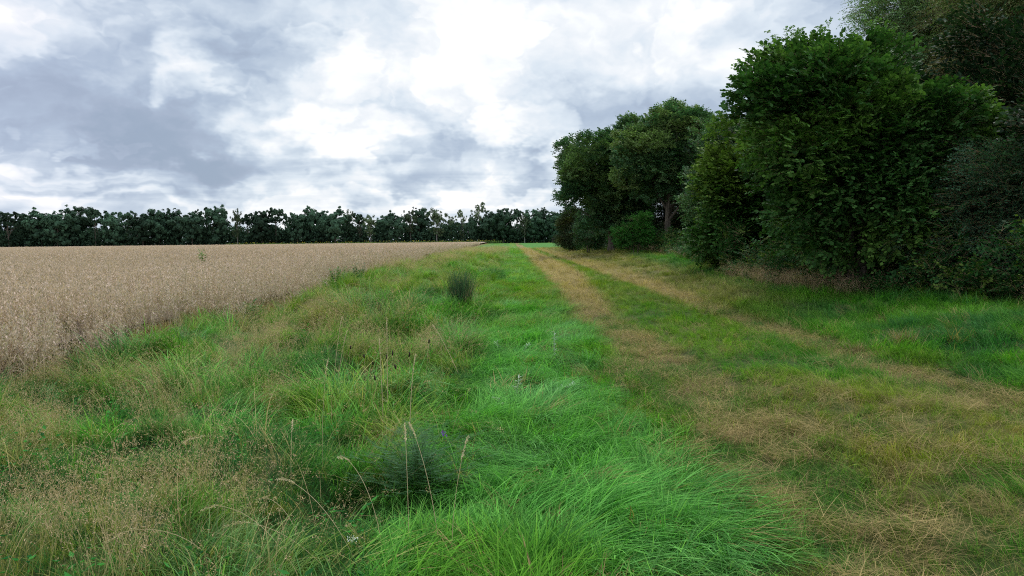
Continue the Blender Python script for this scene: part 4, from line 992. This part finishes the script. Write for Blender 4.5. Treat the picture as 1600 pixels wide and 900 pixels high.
for i, (px, py, w) in enumerate(PLAN):
    stalk('plantain_stalk', px, py, .50+.07*math.sin(i*2.1), i*1.9, .02, .12+.1*math.sin(i)**2, f'dark plantain head, {w} in the olive clump', 'plantain', head='plantain', hl=.09, hw=.0085, group='dark plantain heads in the olive clump')

def sprig(px, py, h, label, tilt=.3, az=1.5):
    x, y, z = P(px, py)
    t = root('silver_sprig', (x, y, z+.04), label, 'silvery weed', 'silvery sprigs in the lush grass')
    A = Acc(); B = Acc()
    u = np.linspace(0, 1, 8); pth = np.stack([np.sin(tilt)*math.cos(az)*h*u, np.sin(tilt)*math.sin(az)*h*u, math.cos(tilt)*h*u], 1)
    add_tube(B, pth, .004, 5, .5, .5)
    for q in range(34):
        f = gz.uniform(.2, 1); b = np.array([np.interp(f, u, pth[:, j]) for j in range(3)]); aa = gz.uniform(0, 6.28)
        dd = np.array([math.cos(aa), math.sin(aa), gz.uniform(0, .9)]); add_leaf2(A, b, dd, np.array([0, 0, 1.]), gz.uniform(.03, .075), .012, gz.uniform(), gz.uniform(0, 1))
    link('stem', B.mesh('stem', M_SILV), t); link('leaves', A.mesh('leaves', M_SILV), t, kind='stuff')
sprig(866, 572, .42, 'upright whitish sprig, the tallest in the lush grass')
sprig(816, 560, .2, 'small whitish sprig left of the tallest one', .6, .5)
sprig(780, 552, .16, 'tiny whitish sprig, leftmost in the far row of the lush grass', .8, 2)
sprig(806, 628, .24, 'white-leaved sprig in the middle of the lush grass, upright', .3, 1)
sprig(792, 645, .18, 'low white-leaved sprig, nearest of all in the lush grass', .9, 3)
sprig(858, 622, .3, 'whitish sprig lying flat across the lush grass to the right', 1.25, .2)

def flower(px, py, h, mat, label, cat, n, sz, spread):
    x, y, z = P(px, py); t = root(cat.replace(' ', '_'), (x, y, z), label, cat)
    A = Acc(); add_tube(A, [[0, 0, 0], [0, 0, h*.5], [.01, 0, h]], .0015, 4, .5, 1); link('stem', A.mesh('stem', M_FRESH), t)
    A = Acc(); c = np.array([.01, 0, h])+gz.normal(0, spread, (n, 3))*[1, 1, .35]; add_tri_bits(A, c, sz, 0, g=gz, asp=.8); link('petals', A.mesh('petals', mat), t, kind='stuff')
flower(524, 505, .38, M_YELLOW, 'single yellow flower in the meadow left of the olive clump', 'yellow flower', 24, .022, .012)
flower(549, 912, .22, M_WHITE, 'small cluster of white flowers at the bottom edge of the photo', 'white flower', 26, .010, .014)
flower(362, 498, .5, M_WHITE, 'white flower head against the dark foot of the oats', 'white flower', 20, .016, .02)

def sunflower_strip():
    n = 320; x = -8-132*gz.uniform(0, 1, n)**1.3; y = 388+gz.uniform(-3, 3, n); h = gz.uniform(1.0, 1.9, n)
    A = Acc(); add_tri_bits(A, np.stack([x, y, h], 1), .34, 0, g=gz, asp=.9)
    m = 6000; add_tri_bits(A, np.stack([gz.uniform(-140, -5, m), 389+gz.uniform(-3, 3, m), gz.uniform(.1, 1.3, m)], 1), .5, 1.0, g=gz, asp=.6)
    link('yellow_flower_strip', A.mesh('yellow_flower_strip', M_YELLOW), kind='stuff')
sunflower_strip()

def wood_edge_growth():
    """nettles, brambles and saplings tangled along the foot of the wood"""
    n = 8500; y = gz.uniform(9, 108, n)**1.0; y = 9+99*gz.uniform(0, 1, n)**1.5; off = np.abs(gz.normal(0, .9, n))
    x = wood_x(y)-.1+off; h = (.35+1.5*ss(.35, .7, fbm(x/1.2, y/2.0, 401, 2)))*gz.uniform(.1, 1, n)
    d = gz.normal(0, 1, (n, 3)); d[:, 2] = np.abs(d[:, 2])+.3; d[:, 0] -= .5; d /= np.linalg.norm(d, axis=1)[:, None]
    t = np.where((gz.uniform(0, 1, (n, 1)) < .2), np.array([[.10, .16, .03]]), np.array([[.03, .10, .025]]))*gz.uniform(.7, 1.3, (n, 1))
    scatter('wood_edge_growth', np.stack([x, y, height(x, y)+h], 1), rots(d, gz, .5), gz.uniform(.6, 1.1, n)*(.75+y/90), gz.integers(0, 6, n), t, BUSH, kind='stuff')
wood_edge_growth()
